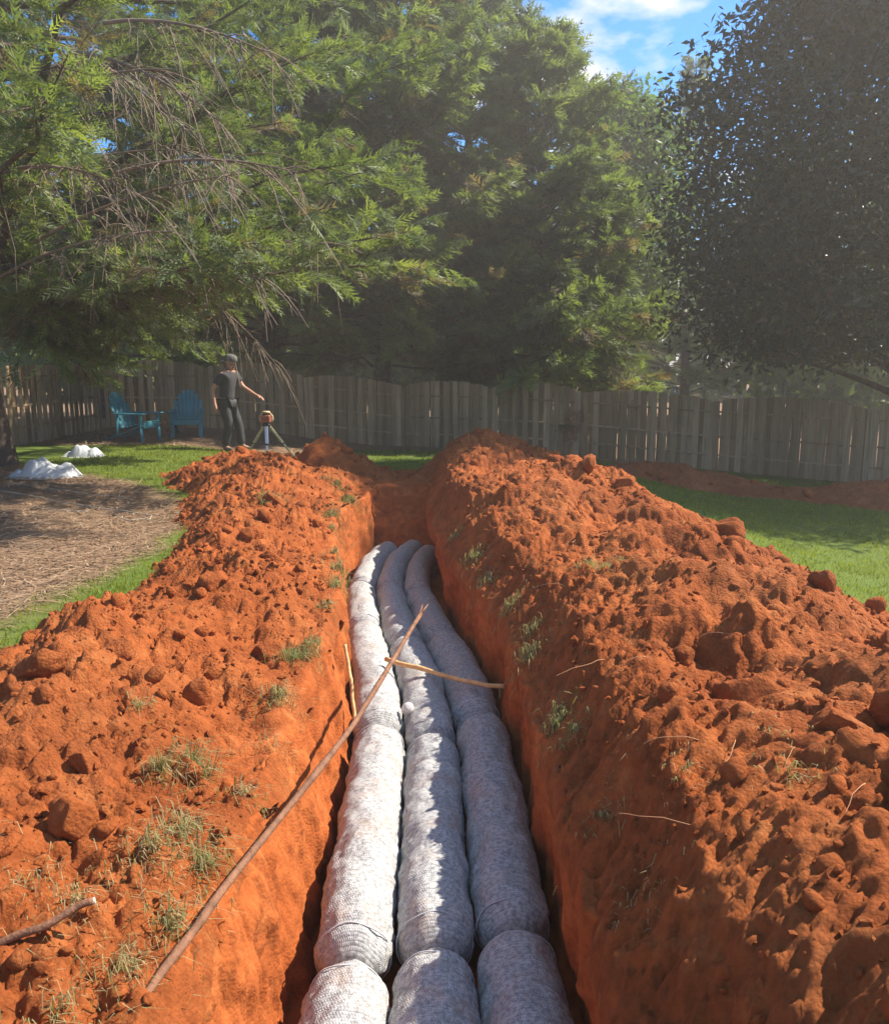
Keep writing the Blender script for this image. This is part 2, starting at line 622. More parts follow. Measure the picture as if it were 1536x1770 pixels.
# bucket scratches run down the wall, soil crumbles near the rim
dis = 0.07 * fbm(Y * 2.0, Z * 1.1, 4, 31) + 0.03 * fbm(Y * 9, Z * 2.0, 4, 33) + 0.010 * fbm(Y * 30, Z * 9, 3, 37)
crumb = clods(Y + X, Z * 1.2, 0.09, 41) * 0.5 * (1 - S(dz, 0.25, 0.75))
Xn = X + wl[None] * (dis + crumb) * 0.9 - wr[None] * (dis * 0.8 + crumb)
Yn = Y + 0.05 * fbm(X * 5, Z * 3, 4, 39) * (Y > Y_END - 0.2)
Zn = Z + (0.12 * fbm(X * 2.2, Y * 2.5, 4, 47) + 0.7 * clods(X, Y, 0.16, 48)) * S(Y, Y_END - 0.22, Y_END + 0.1) + (1 - wl - wr)[None] * (0.03 * fbm(X * 6, Y * 6, 4, 43) + 0.5 * clods(X, Y, 0.11, 44))
trench = mk('trench', np.stack([Xn, Yn, Zn], -1).reshape(-1, 3), grid_faces(nr, nc)[:, ::-1], M['clay_wall'])
tag(trench, 'trench cut with straight orange clay walls holding the three runs of bundles', kind='structure')


# ------------------------------------------------------------------ spoil heaps
ICO_V = None


def ico(sub):
    bm = bmesh.new()
    bmesh.ops.create_icosphere(bm, subdivisions=sub, radius=1)
    V = np.array([v.co[:] for v in bm.verts])
    F = np.array([[v.index for v in f.verts] for f in bm.faces])
    bm.free()
    return V, F


def clod_mesh(name, seed, sub, mat):
    r = np.random.default_rng(seed)
    V, F = ico(sub)
    for k in range(7):                      # chop flat faces into a ball
        n = r.normal(size=3)
        n /= np.linalg.norm(n)
        d = V @ n
        lim = r.uniform(0.55, 0.85)
        V = V - np.clip(d - lim, 0, None)[:, None] * n * 0.9
    V = V * r.uniform(0.7, 1.1, 3)
    an = V[:, 0] * 2.1 + V[:, 2] * 1.3
    V = V * (1 + 0.10 * fbm(an + V[:, 1], V[:, 1] * 2.0 - V[:, 2], 4, seed) + (0.35 * clods(an * 0.5 + V[:, 1], V[:, 1] * 0.8 - V[:, 2], 0.32, seed, 0.25, 0.6, 0.8) if sub > 2 else 0))[:, None]
    return mesh_of(name, V, F, mat, True)


CLODS = [clod_mesh('clod', 100 + i, 2, M['clay']) for i in range(14)]
CLODS_BIG = [clod_mesh('clod', 200 + i, 4, M['clay']) for i in range(5)]
CRUMB = [ico(1)]


def scatter_crumbs(hfun, xs, ys, n, rmin, rmax, rng, mat, parent, keepfun=None, name='crumbs'):
    V0, F0 = ico(1)
    V0 = V0[:]
    # perspective-friendly: more of them near the camera
    y = np.exp(rng.uniform(math.log(ys[0]), math.log(ys[1]), n))
    x = xs(y, rng.uniform(0, 1, n))
    z = hfun(x, y)
    ok = z > -1.5
    if keepfun is not None:
        ok &= keepfun(x, y)
    x, y, z = x[ok], y[ok], z[ok]
    n = len(x)
    r = rmin + (rmax - rmin) * rng.uniform(0, 1, n) ** 3
    r = r * (0.7 + 0.09 * y)
    P = V0[None] * (1 + 0.28 * rng.normal(size=(n, len(V0), 1))) * r[:, None, None] * rng.uniform(0.6, 1.2, (n, 1, 3))
    P = P + np.stack([x, y, z + r * 0.25], -1)[:, None]
    F = F0[None] + (np.arange(n) * len(V0))[:, None, None]
    o = mk(name, P.reshape(-1, 3), F.reshape(-1, 3), mat, parent, False)
    tag(o, kind='stuff')
    return o


def soil_detail(x, y, seed, amp=1.0):
    big = np.clip(fbm(x * 0.9, y * 0.9, 3, seed + 7) * 1.3 + 0.6, 0, 1)
    wx = x + 0.03 * fbm(x * 6, y * 6, 3, seed + 81)
    wy = y + 0.03 * fbm(x * 6 + 30, y * 6, 3, seed + 82)
    h = 0.11 * fbm(x * 1.3, y * 1.3, 4, seed) + 0.8 * clods(wx, wy, 0.42, seed + 11, 0.2, 0.5, 0.45, 0.5) * big
    rough = np.clip(0.55 + 0.9 * fbm(x * 1.7 + 9, y * 1.7, 3, seed + 17), 0.12, 1)
    h = h + 0.85 * clods(wx, wy, 0.19, seed + 23, 0.2, 0.5, 0.45, 0.6) * rough
    h = h + 0.75 * clods(wx, wy, 0.095, seed + 37, 0.2, 0.52, 0.5, 0.6) * rough + 0.7 * clods(wx, wy, 0.05, seed + 51, 0.2, 0.52, 0.55, 0.6) * rough
    h = h + 0.55 * clods(x, y, 0.026, seed + 57, 0.25, 0.55, 0.6, 0.6)
    rid = 1 - np.abs(fbm(x * 3.3, y * 3.3, 4, seed + 71)) * 2.0
    h = h - 0.045 * np.clip(rid, 0, 1) ** 3 + 0.010 * fbm(x * 22, y * 22, 3, seed + 73)
    return h * amp


# left heap, beside the trench
DOUT = curve([0, 1, 4.84, 5.5, 7.3, 8.65, 10, 11, 12.9, 14], [2.0, 1.95, 1.80, 1.38, 1.42, 1.5, 2.1, 2.7, 3.2, 3.2])
HL_D = [-.2, -.07, 0, .12, .4, .8, 1.15, 1.45, 1.75, 2.0, 2.6]
HL_H = [-.30, -.10, .02, .045, .16, .27, .27, .17, .02, -.05, -.15]


def left_h(x, y):
    d = LIP_L(y) - x
    dd = d * 1.75 / DOUT(y)
    h = np.interp(dd, HL_D, HL_H)
    sc = np.interp(y, [0, 1, 4, 6, 8, 9.6, 11, 12.3, 13.2, 14], [0.8, 0.9, 1.0, 0.9, 0.9, 1.1, 1.7, 1.45, .5, -.3])
    h = np.where(h > 0, h * sc, h)
    h = h + 0.10 * S(y, 12.6, 13.6) * -1
    h = h - 0.24 * np.exp(-((x + 2.05) / 0.75) ** 2 - ((y - 11.9) / 0.9) ** 2)
    det = soil_detail(x, y, 300)
    fade = S(d, -0.03, 0.12)
    return ground_z(x, y) * 0 + h + (det - 0.02) * (0.25 + 0.75 * fade) * S(dd, 2.1, 1.55)


def right_prof(d, y):
    k = np.interp(y, [0.5, 3, 6, 8, 10, 12, 13.5], [0.95, 1.0, 1.06, 1.1, 0.9, 0.82, 0.75])
    dd = d / k
    h = np.interp(dd, [-.2, -.08, 0, .1, .25, .45, .8, 1.2, 1.5, 1.9, 2.4, 2.9, 3.3], [-.36, -.15, .04, .17, .40, .53, .57, .56, .53, .36, .14, -.06, -.2])
    sc = np.interp(y, [0.4, 2, 4, 5, 6.4, 7.2, 8.1, 8.8, 10, 12, 13, 14], [.92, .93, .84, .80, .78, .92, 1.15, 1.0, .95, 1.0, .75, -.2])
    return np.where(h > 0, h * sc, h), dd


def right_h(x, y):
    d = x - LIP_R(y)
    h, dd = right_prof(d, y)
    det = soil_detail(x, y, 500)
    # the trench side was dragged smooth by the bucket: less lumpy, scratched downhill
    face = S(dd, 0.62, 0.28)
    scr = 0.05 * fbm(x * 1.5 + y * 1.2, y * 4.5 - x * 3.0, 4, 520) + 0.028 * fbm(x * 5 + y * 4, y * 22 - x * 14, 4, 523) + 0.5 * clods(x, y, 0.13, 527, 0.2, 0.5, 0.5) + 0.016 * fbm(x * 25, y * 25, 3, 529)
    lump = det * (1 - 0.68 * face) + scr * face
    gul = 0.10 * fbm(x * 0.9 + 5, y * 0.75, 3, 540)
    return h + ground_z(x, y) * S(dd, 1.5, 2.9) + (lump - 0.03 + gul * S(dd, 0.2, 0.8)) * S(dd, 3.2, 2.7) * S(dd, -0.15, 0.1)


def dome_h(cx, cy, rx, ry, ang, hh, seed, amp=0.8):
    ca, sa = math.cos(ang), math.sin(ang)

    def f(x, y):
        ux = ((x - cx) * ca + (y - cy) * sa) / rx
        uy = (-(x - cx) * sa + (y - cy) * ca) / ry
        q = ux * ux + uy * uy
        h = hh * (1.25 * np.exp(-1.9 * q) - 0.25) * (1 + 0.35 * fbm(x * 0.9, y * 0.9, 3, seed + 3))
        return ground_z(x, y) + h + (soil_detail(x, y, seed, amp) - 0.03) * S(q, 1.35, 0.8)
    return f


def heap_mesh(name, xs, ys, hfun, mat, rel=True):
    """xs(y, t) gives the x of column t at row y"""
    Y = np.repeat(ys[:, None], len(xs[1]), 1)
    X = xs[0](Y, np.repeat(xs[1][None], len(ys), 0))
    Z = hfun(X, Y)
    if hfun is right_h:
        d_ = X - LIP_R(Y)
        k_ = np.clip(-d_ / 0.13, 0, 1)
        lipn = 0.05 * fbm(Y * 2.3, Y * 0 + 3, 4, 91)
        X = np.where(d_ < 0, LIP_R(Y) - 0.035 * np.sin(PI * np.clip(k_ * 1.3, 0, 1)) + lipn * (1 - k_) + 0.16 * np.clip(k_ - 0.55, 0, 1), X + lipn * S(d_, 0.4, 0.0))
    V = np.stack([X, Y, Z], -1).reshape(-1, 3)
    F = grid_faces(len(ys), len(xs[1]))
    g = ground_z(X, Y).ravel()
    rz = V[:, 2] - g
    keep = (rz[F].max(1) > -0.03) | ((np.abs(V[F][:, :, 0].mean(1)) < 1.2) & (rz[F].max(1) > -0.7) & (V[F][:, :, 1].mean(1) < 10.2) & (hfun in (left_h, right_h)))
    return V, F[keep]


def heap(name, label, xs, ts, ys, hfun, mat, seed, n_clod, n_crumb, crumb_r, keepfun=None, clod_r=(0.022, 0.075)):
    V, F = heap_mesh(name, (xs, ts), ys, hfun, mat)
    o = mk(name, V, F, mat)
    tag(o, label, 'dirt heap')
    rng = np.random.default_rng(seed)
    m_ = n_clod * 6
    cy_ = np.exp(rng.uniform(math.log(ys[0] + 0.3), math.log(ys[-1]), m_))
    cx_ = xs(cy_, rng.uniform(0.03, 0.97, m_))
    cz_ = hfun(cx_, cy_)
    ok = cz_ - ground_z(cx_, cy_) > 0.03
    if keepfun is not None:
        ok &= keepfun(cx_, cy_)
    for x, y, z in list(zip(cx_[ok], cy_[ok], cz_[ok]))[:n_clod]:
        r = (clod_r[0] + (clod_r[1] - clod_r[0]) * rng.uniform() ** 3) * (0.75 + 0.06 * y)
        c = bpy.data.objects.new('clod', CLODS[rng.integers(len(CLODS))])
        C.objects.link(c)
        c.parent = o
        c.location = (x, y, z + r * 0.05)
        c.scale = tuple(r * rng.uniform(0.75, 1.25, 3))
        c.rotation_euler = tuple(rng.uniform(0, 6.28, 3))
    scatter_crumbs(hfun, lambda y, u: xs(y, u), (ys[0] + 0.2, ys[-1]), n_crumb, crumb_r[0], crumb_r[1], rng, mat, o,
                   keepfun=(lambda x, y: (hfun(x, y) - ground_z(x, y) > 0.015) & (True if keepfun is None else keepfun(x, y))))
    return o


def big_clod(parent, hfun, x, y, r, seed, sx=1.0, sz=1.0, rot=(0, 0, 0)):
    c = bpy.data.objects.new('clod', CLODS_BIG[seed % len(CLODS_BIG)])
    C.objects.link(c)
    c.parent = parent
    z = float(hfun(np.array([x]), np.array([y]))[0])
    c.location = (x, y, z + r * 0.12)
    r *= 0.8
    c.scale = (r * sx, r, r * sz)
    c.rotation_euler = rot
    return c


heapL = heap('spoil_heap', 'low wide heap of lumpy orange clay along the sunlit side of the trench',
             lambda y, t: LIP_L(y) + (0.06 + 0.04 * noise2(y * 3.2, y * 0, 87)) * S(y, 9.0, 7.6) - (DOUT(y) * 1.15 + 0.06) * t, np.linspace(0, 1, 310), np.geomspace(1.1, 13.9, 480),
             left_h, M['clay'], 1, 280, 6200, (0.004, 0.020))
heapR = heap('spoil_heap', 'tall long ridge of red clay between the trench and the lawn',
             lambda y, t: LIP_R(y) - 0.13 + 0.03 * noise2(y * 3.0, y * 0, 88) + 3.43 * t, np.linspace(0, 1, 350), np.geomspace(0.6, 13.9, 520),
             right_h, M['clay'], 2, 280, 7000, (0.004, 0.020), keepfun=lambda x, y: (x - LIP_R(y)) > 0.16)
for (x, y, r, s, sx, sz) in ((1.72, 6.5, .17, 0, 1.0, .9), (1.5, 6.4, .13, 1, 1.0, .8), (1.9, 5.6, .14, 2, 1.1, .8), (2.05, 5.0, .15, 3, 1.2, .8),
                             (1.62, 7.6, .13, 2, 1.3, .8), (1.18, 3.15, .17, 4, 1.0, 1.0), (1.05, 3.6, .09, 0, 1.0, 1.0), (0.86, 3.1, .075, 1, 1.0, 1.0),
                             (1.25, 2.55, .14, 3, 1.4, .7), (1.5, 2.7, .12, 2, 1.0, .8), (1.95, 4.3, .12, 1, 1.2, .8), (1.3, 5.2, .15, 2, .7, .9),
                             (1.2, 2.0, .12, 0, 1.0, .8), (1.35, 8.0, .15, 4, 1.2, .8)):
    big_clod(heapR, right_h, x, y, r, s, sx, sz, (s * 1.1, x * 2.0, y * 1.7))
for (x, y, r, s, sx, sz) in ((-1.55, 3.9, .15, 0, 1.0, .8), (-1.15, 3.75, .12, 1, 1.2, .8), (-1.0, 4.6, .14, 2, .8, .8), (-1.75, 3.5, .16, 4, 1.0, .7),
                             (-1.45, 5.2, .14, 3, 1.3, .7), (-1.2, 2.55, .11, 2, 1.0, .8), (-1.6, 6.9, .16, 1, 1.2, .8), (-1.7, 8.5, .17, 0, 1.4, .7),
                             (-1.25, 5.9, .12, 4, 1.0, .8), (-1.0, 3.1, .09, 3, 1.3, .8), (-1.35, 3.0, .10, 0, 1.0, .8)):
    big_clod(heapL, left_h, x, y, r, s, sx, sz, (s * 0.9, x * 1.4, y * 2.3))


def dome_heap(label, cx, cy, rx, ry, ang, hh, seed, n_clod, n_crumb, res=115, mat=None):
    f = dome_h(cx, cy, rx, ry, ang, hh, seed)
    R = max(rx, ry) * 1.5
    xs = lambda y, t: cx - R + 2 * R * t
    return heap('spoil_heap', label, xs, np.linspace(0, 1, res), np.linspace(cy - R, cy + R, res), f, mat or M['clay'], seed, n_clod, n_crumb, (0.005, 0.022))


dome_heap('reddish heap of loose soil just beyond the end of the trench', -1.6, 11.95, 1.25, 1.0, -0.35, 0.42, 610, 40, 800)
dome_heap('shaded clay heap past the trench end, joined to the tall ridge', 0.35, 12.1, 1.2, 1.0, 0.1, 0.5, 640, 30, 700)
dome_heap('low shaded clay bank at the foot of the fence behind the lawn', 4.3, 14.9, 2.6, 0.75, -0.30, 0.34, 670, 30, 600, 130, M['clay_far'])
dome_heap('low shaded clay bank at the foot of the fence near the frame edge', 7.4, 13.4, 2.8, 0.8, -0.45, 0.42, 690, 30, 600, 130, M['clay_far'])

# ------------------------------------------------------------------ drain bundles
m, nt, p = new_mat('netted_foam')
uvn = nd(nt, 'ShaderNodeUVMap')
sp = nd(nt, 'ShaderNodeSeparateXYZ')
nt.links.new(uvn.outputs[0], sp.inputs[0])


def nmath(nt, op, a_, b_=None):
    n = nt.nodes.new('ShaderNodeMath')
    n.operation = op
    for i, v in enumerate((a_, b_)):
        if v is None:
            continue
        if isinstance(v, (int, float)):
            n.inputs[i].default_value = v
        else:
            nt.links.new(v, n.inputs[i])
    return n.outputs[0]


su = nmath(nt, 'ABSOLUTE', nmath(nt, 'SINE', nmath(nt, 'MULTIPLY', sp.outputs[0], PI / 0.011)))
zig = nmath(nt, 'MULTIPLY', nmath(nt, 'PINGPONG', sp.outputs[0], 0.013), 0.6)
sv = nmath(nt, 'ABSOLUTE', nmath(nt, 'SINE', nmath(nt, 'MULTIPLY', nmath(nt, 'ADD', sp.outputs[1], zig), PI / 0.011)))
net = nmath(nt, 'MULTIPLY', su, sv)
foam = pos_noise(nt, 60, 4, 0.6)
dirt = pos_noise(nt, 4.5, 6, 0.7)
c0 = ramp(nt, net, [(0.05, (0.31, 0.305, 0.295)), (0.5, (0.43, 0.425, 0.41))])
c1 = mixc(nt, 1.0, c0, ramp(nt, foam, [(0.36, (0.62, 0.62, 0.62)), (0.60, (1.2, 1.2, 1.2))]), 'MULTIPLY')
c2 = mixc(nt, ramp(nt, dirt, [(0.52, (0, 0, 0)), (0.72, (0.5, 0.5, 0.5))]), c1, (0.40, 0.24, 0.15))
nt.links.new(c2, p.inputs['Base Color'])
p.inputs['Roughness'].default_value = 0.75
p.inputs['Specular IOR Level'].default_value = 0.25
bump(nt, p, nmath(nt, 'ADD', nmath(nt, 'MULTIPLY', net, 0.5), foam), 0.55, 0.006)
M['foam'] = m
M['tie'] = simple('net_tie', (0.48, 0.47, 0.47), 0.6, 0.2, 30)

RB = 0.158


def bundle(lane, s0, s1, label, seed, seams=()):
    """one netted bundle between two distances along the trench"""
    rng = np.random.default_rng(seed)
    L = s1 - s0
    ns = int(np.clip(L / (0.0042 * max(1.6, s0)), 40, 230))
    nth = 84 if s0 < 4.5 else 46
    # denser rings at the rounded ends
    t = np.linspace(0, 1, ns)
    t = t - 0.10 * np.sin(2 * PI * t) / (2 * PI) * 1.5
    yy = s0 + L * t
    nar = np.interp(yy, [6.2, 8.6], [1.0, 0.86])
    xx = XC(yy) + lane * nar
    e = np.minimum(t, 1 - t) * L
    r = RB * np.sqrt(np.clip(1 - (1 - np.clip(e / 0.15, 0, 1)) ** 2.2, 0.0, 1))
    sm = np.zeros(ns)
    for q in seams:
        sm += np.exp(-((yy - q) / 0.02) ** 2) * 0.022 - np.exp(-((yy - q) / 0.09) ** 2) * 0.010
    r = (r - sm * (r > 0.08)) * nar
    sag = 0.010 * noise2(yy * 1.1 + seed, yy * 0 + lane * 9, seed)
    th = np.linspace(0, 2 * PI, nth, endpoint=False)
    TH, YY = np.meshgrid(th, yy)
    arc = TH * RB
    dis = 0.015 * noise2(YY * 3.4 + seed, arc * 4.0, seed) + 0.010 * noise2(YY * 11 + seed, arc * 12, seed + 1) + 0.30 * clods(YY * 0.8 + seed, arc, 0.030, seed + 5, 0.3, 0.62, 0.9) \
        + 0.22 * clods(YY + seed * 3, arc * 0.75, 0.018, seed + 8, 0.3, 0.6, 0.85) - 0.006
    dis *= np.clip(r / RB, 0.1, 1)[:, None]
    wr = 0.0045 * noise2(YY * 26 + seed, arc * 3.0, seed + 3)
    rad = np.maximum(r[:, None] + dis + wr, 0.001)
    # local frame follows the bend of the run
    dx = np.gradient(xx, yy)
    nrm = 1 / np.sqrt(1 + dx * dx)
    ax, ay = nrm, -dx * nrm
    cz = FLOOR + 0.03 + RB * nar + sag
    flat = 1 - 0.10 * np.clip(np.sin(-TH), 0, 1)
    Xp = xx[:, None] + ax[:, None] * np.cos(TH) * rad * 0.985
    Yp = yy[:, None] + ay[:, None] * np.cos(TH) * rad
    Zp = cz[:, None] + np.sin(TH) * rad * flat
    V = np.stack([Xp, Yp, Zp], -1).reshape(-1, 3)
    i = np.arange(ns - 1)[:, None] * nth
    k = np.arange(nth)[None]
    F = np.stack([i + k, i + (k + 1) % nth, i + nth + (k + 1) % nth, i + nth + k], -1).reshape(-1, 4)
    uv = np.stack([YY, arc], -1).reshape(-1, 2)
    o = mk('drain_bundle', V, F[:, ::-1], M['foam'], uv=uv)
    tag(o, label, 'drain bundle', 'netted drain bundles in the trench')
    # drawstring rings that close the net near each end
    for q, rr in [(s0 + 0.10, 0.90), (s1 - 0.10, 0.90)] + [(q, 0.955) for q in seams]:
        j = int(np.argmin(abs(yy - q)))
        an = np.linspace(0, 2 * PI, 40)
        rp = rad[j].mean() + 0.002
        P = np.stack([xx[j] + ax[j] * np.cos(an) * rp, yy[j] + ay[j] * np.cos(an) * rp + 0.006 * np.sin(an * 5 + seed), cz[j] + np.sin(an) * rp], 1)
        Vt, Ft = tube(P, np.full(40, 0.003), 5)
        mk('net_tie', Vt, Ft, M['tie'], o)
    return o


ORD = ['nearest the camera', 'second from the camera', 'third from the camera', 'fourth from the camera', 'farthest from the camera']
LANES = (('sunlit', 'run beside the sunlit wall', -0.312, [0.75, 2.82, 4.82, 6.85, 8.25, 10.1], [5.15, 7.5, 7.9]),
         ('half-shaded', 'middle run of the three', 0.0, [0.7, 2.88, 4.70, 6.45, 8.15, 10.2], [4.28, 7.3]),
         ('shaded', 'run along the shaded wall', 0.312, [0.8, 2.98, 5.0, 6.6, 8.0, 9.9], [4.2, 5.7, 6.05]))
for li, (tone, where, lane, js, seams) in enumerate(LANES):
    for k in range(5):
        bundle(lane, js[k] + 0.004, js[k + 1] - 0.004,
               '%s white netted drain bundle, %s, %s' % (tone if not (k > 2) else 'shaded', where, ORD[k]), 700 + li * 20 + k * 3,
               [q for q in seams if js[k] + 0.2 < q < js[k + 1] - 0.2])

# ------------------------------------------------------------------ fence
m, nt, p = new_mat('weathered_fence')
tco = nd(nt, 'ShaderNodeTexCoord')
mp = nd(nt, 'ShaderNodeMapping')
mp.inputs['Scale'].default_value = (30, 30, 1.2)
geo = nd(nt, 'ShaderNodeNewGeometry')
nt.links.new(geo.outputs['Position'], mp.inputs[0])
gr = pos_noise(nt, 1.0, 6, 0.7, vec=mp.outputs[0])
oi = nd(nt, 'ShaderNodeObjectInfo')
tone = ramp(nt, oi.outputs['Random'], [(0.0, (0.29, 0.185, 0.105)), (0.5, (0.41, 0.275, 0.16)), (1.0, (0.50, 0.35, 0.215))])
cc = mixc(nt, 1.0, tone, ramp(nt, gr, [(0.3, (0.6, 0.6, 0.6)), (0.65, (1.2, 1.18, 1.12))]), 'MULTIPLY')
blotch = pos_noise(nt, 0.9, 4)
cc = mixc(nt, ramp(nt, blotch, [(0.45, (0, 0, 0)), (0.8, (0.5, 0.5, 0.5))]), cc, (0.10, 0.115, 0.06))  # random dull green blotches over the board colour
nt.links.new(cc, p.inputs['Base Color'])
p.inputs['Roughness'].default_value = 0.9
p.inputs['Specular IOR Level'].default_value = 0.2
bump(nt, p, gr, 0.4, 0.01)
M['fence'] = m

BOARD = [MB().box((0, 0, 0.5), (0.138, 0.019, 1.0)).mesh('board', M['fence'], bevel=0.003)]
for k_ in range(2):
    mb = MB().box((0, 0, 0.5), (0.130 + 0.006 * k_, 0.018, 1.0))
    mb.v = [(x_ + (0.004 if z_ > 0.5 else -0.003) * (1 if k_ else -1), y_, z_) for x_, y_, z_ in mb.v]
    BOARD.append(mb.mesh('board', M['fence'], bevel=0.003))


def fence(label, pts, height, rng, arch=0.12, back=True, inner=1):
    root = empty('wood_fence', (pts[0][0], pts[0][1], 0))
    tag(root, label, 'fence')
    ox, oy = pts[0]

    def link(me, name, loc, rz, sc=(1, 1, 1), ry=0.0):
        o = bpy.data.objects.new(name, me)
        C.objects.link(o)
        o.parent = root
        o.location = (loc[0] - ox, loc[1] - oy, loc[2])
        o.rotation_euler = (rng.normal() * 0.012, ry, rz)
        o.scale = sc
        return o
    s_tot = 0.0
    for (x0, y0), (x1, y1) in zip(pts[:-1], pts[1:]):
        L = math.hypot(x1 - x0, y1 - y0)
        rz = math.atan2(y1 - y0, x1 - x0)
        tx, ty = math.cos(rz), math.sin(rz)
        nx, ny = ty * inner, -tx * inner           # towards the yard
        npan = max(1, round(L / 2.42))
        pl = L / npan
        for ip in range(npan):
            s0 = ip * pl
            px, py = x0 + tx * s0, y0 + ty * s0
            b0 = gz(px, py)
            po = MB().box((0, 0, 0.5 * (height + 0.25)), (0.09, 0.09, height + 0.25)).mesh('post', M['fence'], bevel=0.004)
            link(po, 'post', (px, py, b0 - 0.25), rz)
            mx, my = x0 + tx * (s0 + pl), y0 + ty * (s0 + pl)
            b1 = gz(mx, my)
            for hz in (0.22, 0.5, 0.86):
                mb = MB().bar((0, 0, 0), (pl - 0.09, 0, b1 - b0), 0.036, 0.085, up=(0, 1, 0))
                link(mb.mesh('rail', M['fence']), 'rail', (px + tx * 0.045, py + ty * 0.045, b0 + height * hz), rz)
            nb = int(pl / 0.232)
            for side in ((1, 0) if back else (1,)):
                for k in range(nb + (0 if side else 0)):
                    s = s0 + (k + (0.5 if side else 1.0)) * pl / nb + rng.normal() * 0.006
                    u = (s - s0) / pl
                    off = 0.031 if side else -0.031
                    bx, by = x0 + tx * s + nx * off, y0 + ty * s + ny * off
                    b = gz(bx, by)
                    h = height + arch * max(0.0, 4 * u * (1 - u)) ** 0.8 + rng.normal() * 0.006
                    link(BOARD[rng.integers(3)], 'board', (bx, by, b - 0.06), rz, (rng.uniform(0.96, 1.05), 1, h + 0.06), rng.normal() * 0.010)
    return root


rngf = np.random.default_rng(5)
fence('weathered wooden fence with arched board tops running behind the chairs, heaps and lawn',
      [(-8.05, 20.6), (-1.0, 21.1), (3.2, 20.0), (8.2, 16.6), (12.6, 14.3)], 1.44, rngf, 0.17)
fence('green-blotched wooden side fence running away beside the big cypress trunk', [(-8.15, 9.2), (-8.15, 20.4)], 1.50, rngf, 0.02, inner=1)

def at(px, py, D):
    """world point at distance D ahead that shows at photo pixel (px, py)"""
    pit = math.radians(10.2)
    u, v = (px - 768) / 1480, (885 - py) / 1480
    y_ = math.cos(pit) + v * math.sin(pit)
    z_ = -math.sin(pit) + v * math.cos(pit)
    return np.array([u * D / y_, D, CAM_Z + z_ * D / y_])


# ------------------------------------------------------------------ foliage builders
def frond_template(pairs, seed, droop=0.12, wid=0.034):
    """flat feathery spray, 1 m long along +X; unshared triangles"""
    r = np.random.default_rng(seed)
    tri = [[(0, -0.012, 0), (0, 0.012, 0), (1.0, 0, -droop)]]
    for k in range(pairs):
        t = 0.12 + 0.80 * k / pairs
        for s in (-1, 1):
            tt = t + r.uniform(-0.03, 0.03)
            ln = (0.50 - 0.36 * t) * r.uniform(0.75, 1.2)
            an = math.radians(r.uniform(18, 40)) * s
            b = np.array([tt, 0, -droop * tt * tt])
            d = np.array([math.cos(an), math.sin(an), r.uniform(-0.25, 0.2)])
            pd = np.array([-math.sin(an), math.cos(an), 0.0])
            w = wid * r.uniform(0.8, 1.3)
            tri.append([b - pd * w, b + pd * w, b + d * ln])
    return np.array(tri, float).reshape(-1, 3)


FR_HI = [frond_template(4, 1, 0.16, 0.036), frond_template(4, 2, 0.28, 0.036)]
FR_LO = [frond_template(4, 3, 0.12, 0.046), frond_template(4, 4, 0.2, 0.046)]
FR_MIN = [frond_template(3, 6, 0.12, 0.06), frond_template(3, 7, 0.2, 0.06)]


def frames(D, rng, upbias=0.6):
    D = D / (np.linalg.norm(D, axis=1, keepdims=True) + 1e-9)
    up = rng.normal(size=D.shape)
    up /= np.linalg.norm(up, axis=1, keepdims=True)
    up = up + np.array([0, 0, upbias])
    Y = np.cross(up, D)
    Y /= np.linalg.norm(Y, axis=1, keepdims=True) + 1e-9
    Z = np.cross(D, Y)
    return D, Y, Z


def place(templ, P, D, size, tint, rng, upbias=0.6):
    X, Y, Z = frames(D, rng, upbias)
    t = templ
    V = P[:, None] + size[:, None, None] * (t[None, :, 0:1] * X[:, None] + t[None, :, 1:2] * Y[:, None] + t[None, :, 2:3] * Z[:, None])
    return V.reshape(-1, 3), np.repeat(tint, len(t))


def tri_obj(name, Vs, Ts, mat, parent):
    V = np.concatenate(Vs)
    F = np.arange(len(V)).reshape(-1, 3)
    return mk(name, V, F, mat, parent, False, {'tint': np.concatenate(Ts)})


def bezier(p0, p1, p2, n):
    t = np.linspace(0, 1, n)[:, None]
    return (1 - t) ** 2 * p0 + 2 * t * (1 - t) * p1 + t * t * p2


def tree_root(name, loc, label, cat='tree', group=None):
    root = empty(name, loc)
    tag(root, label, cat, group)
    return root


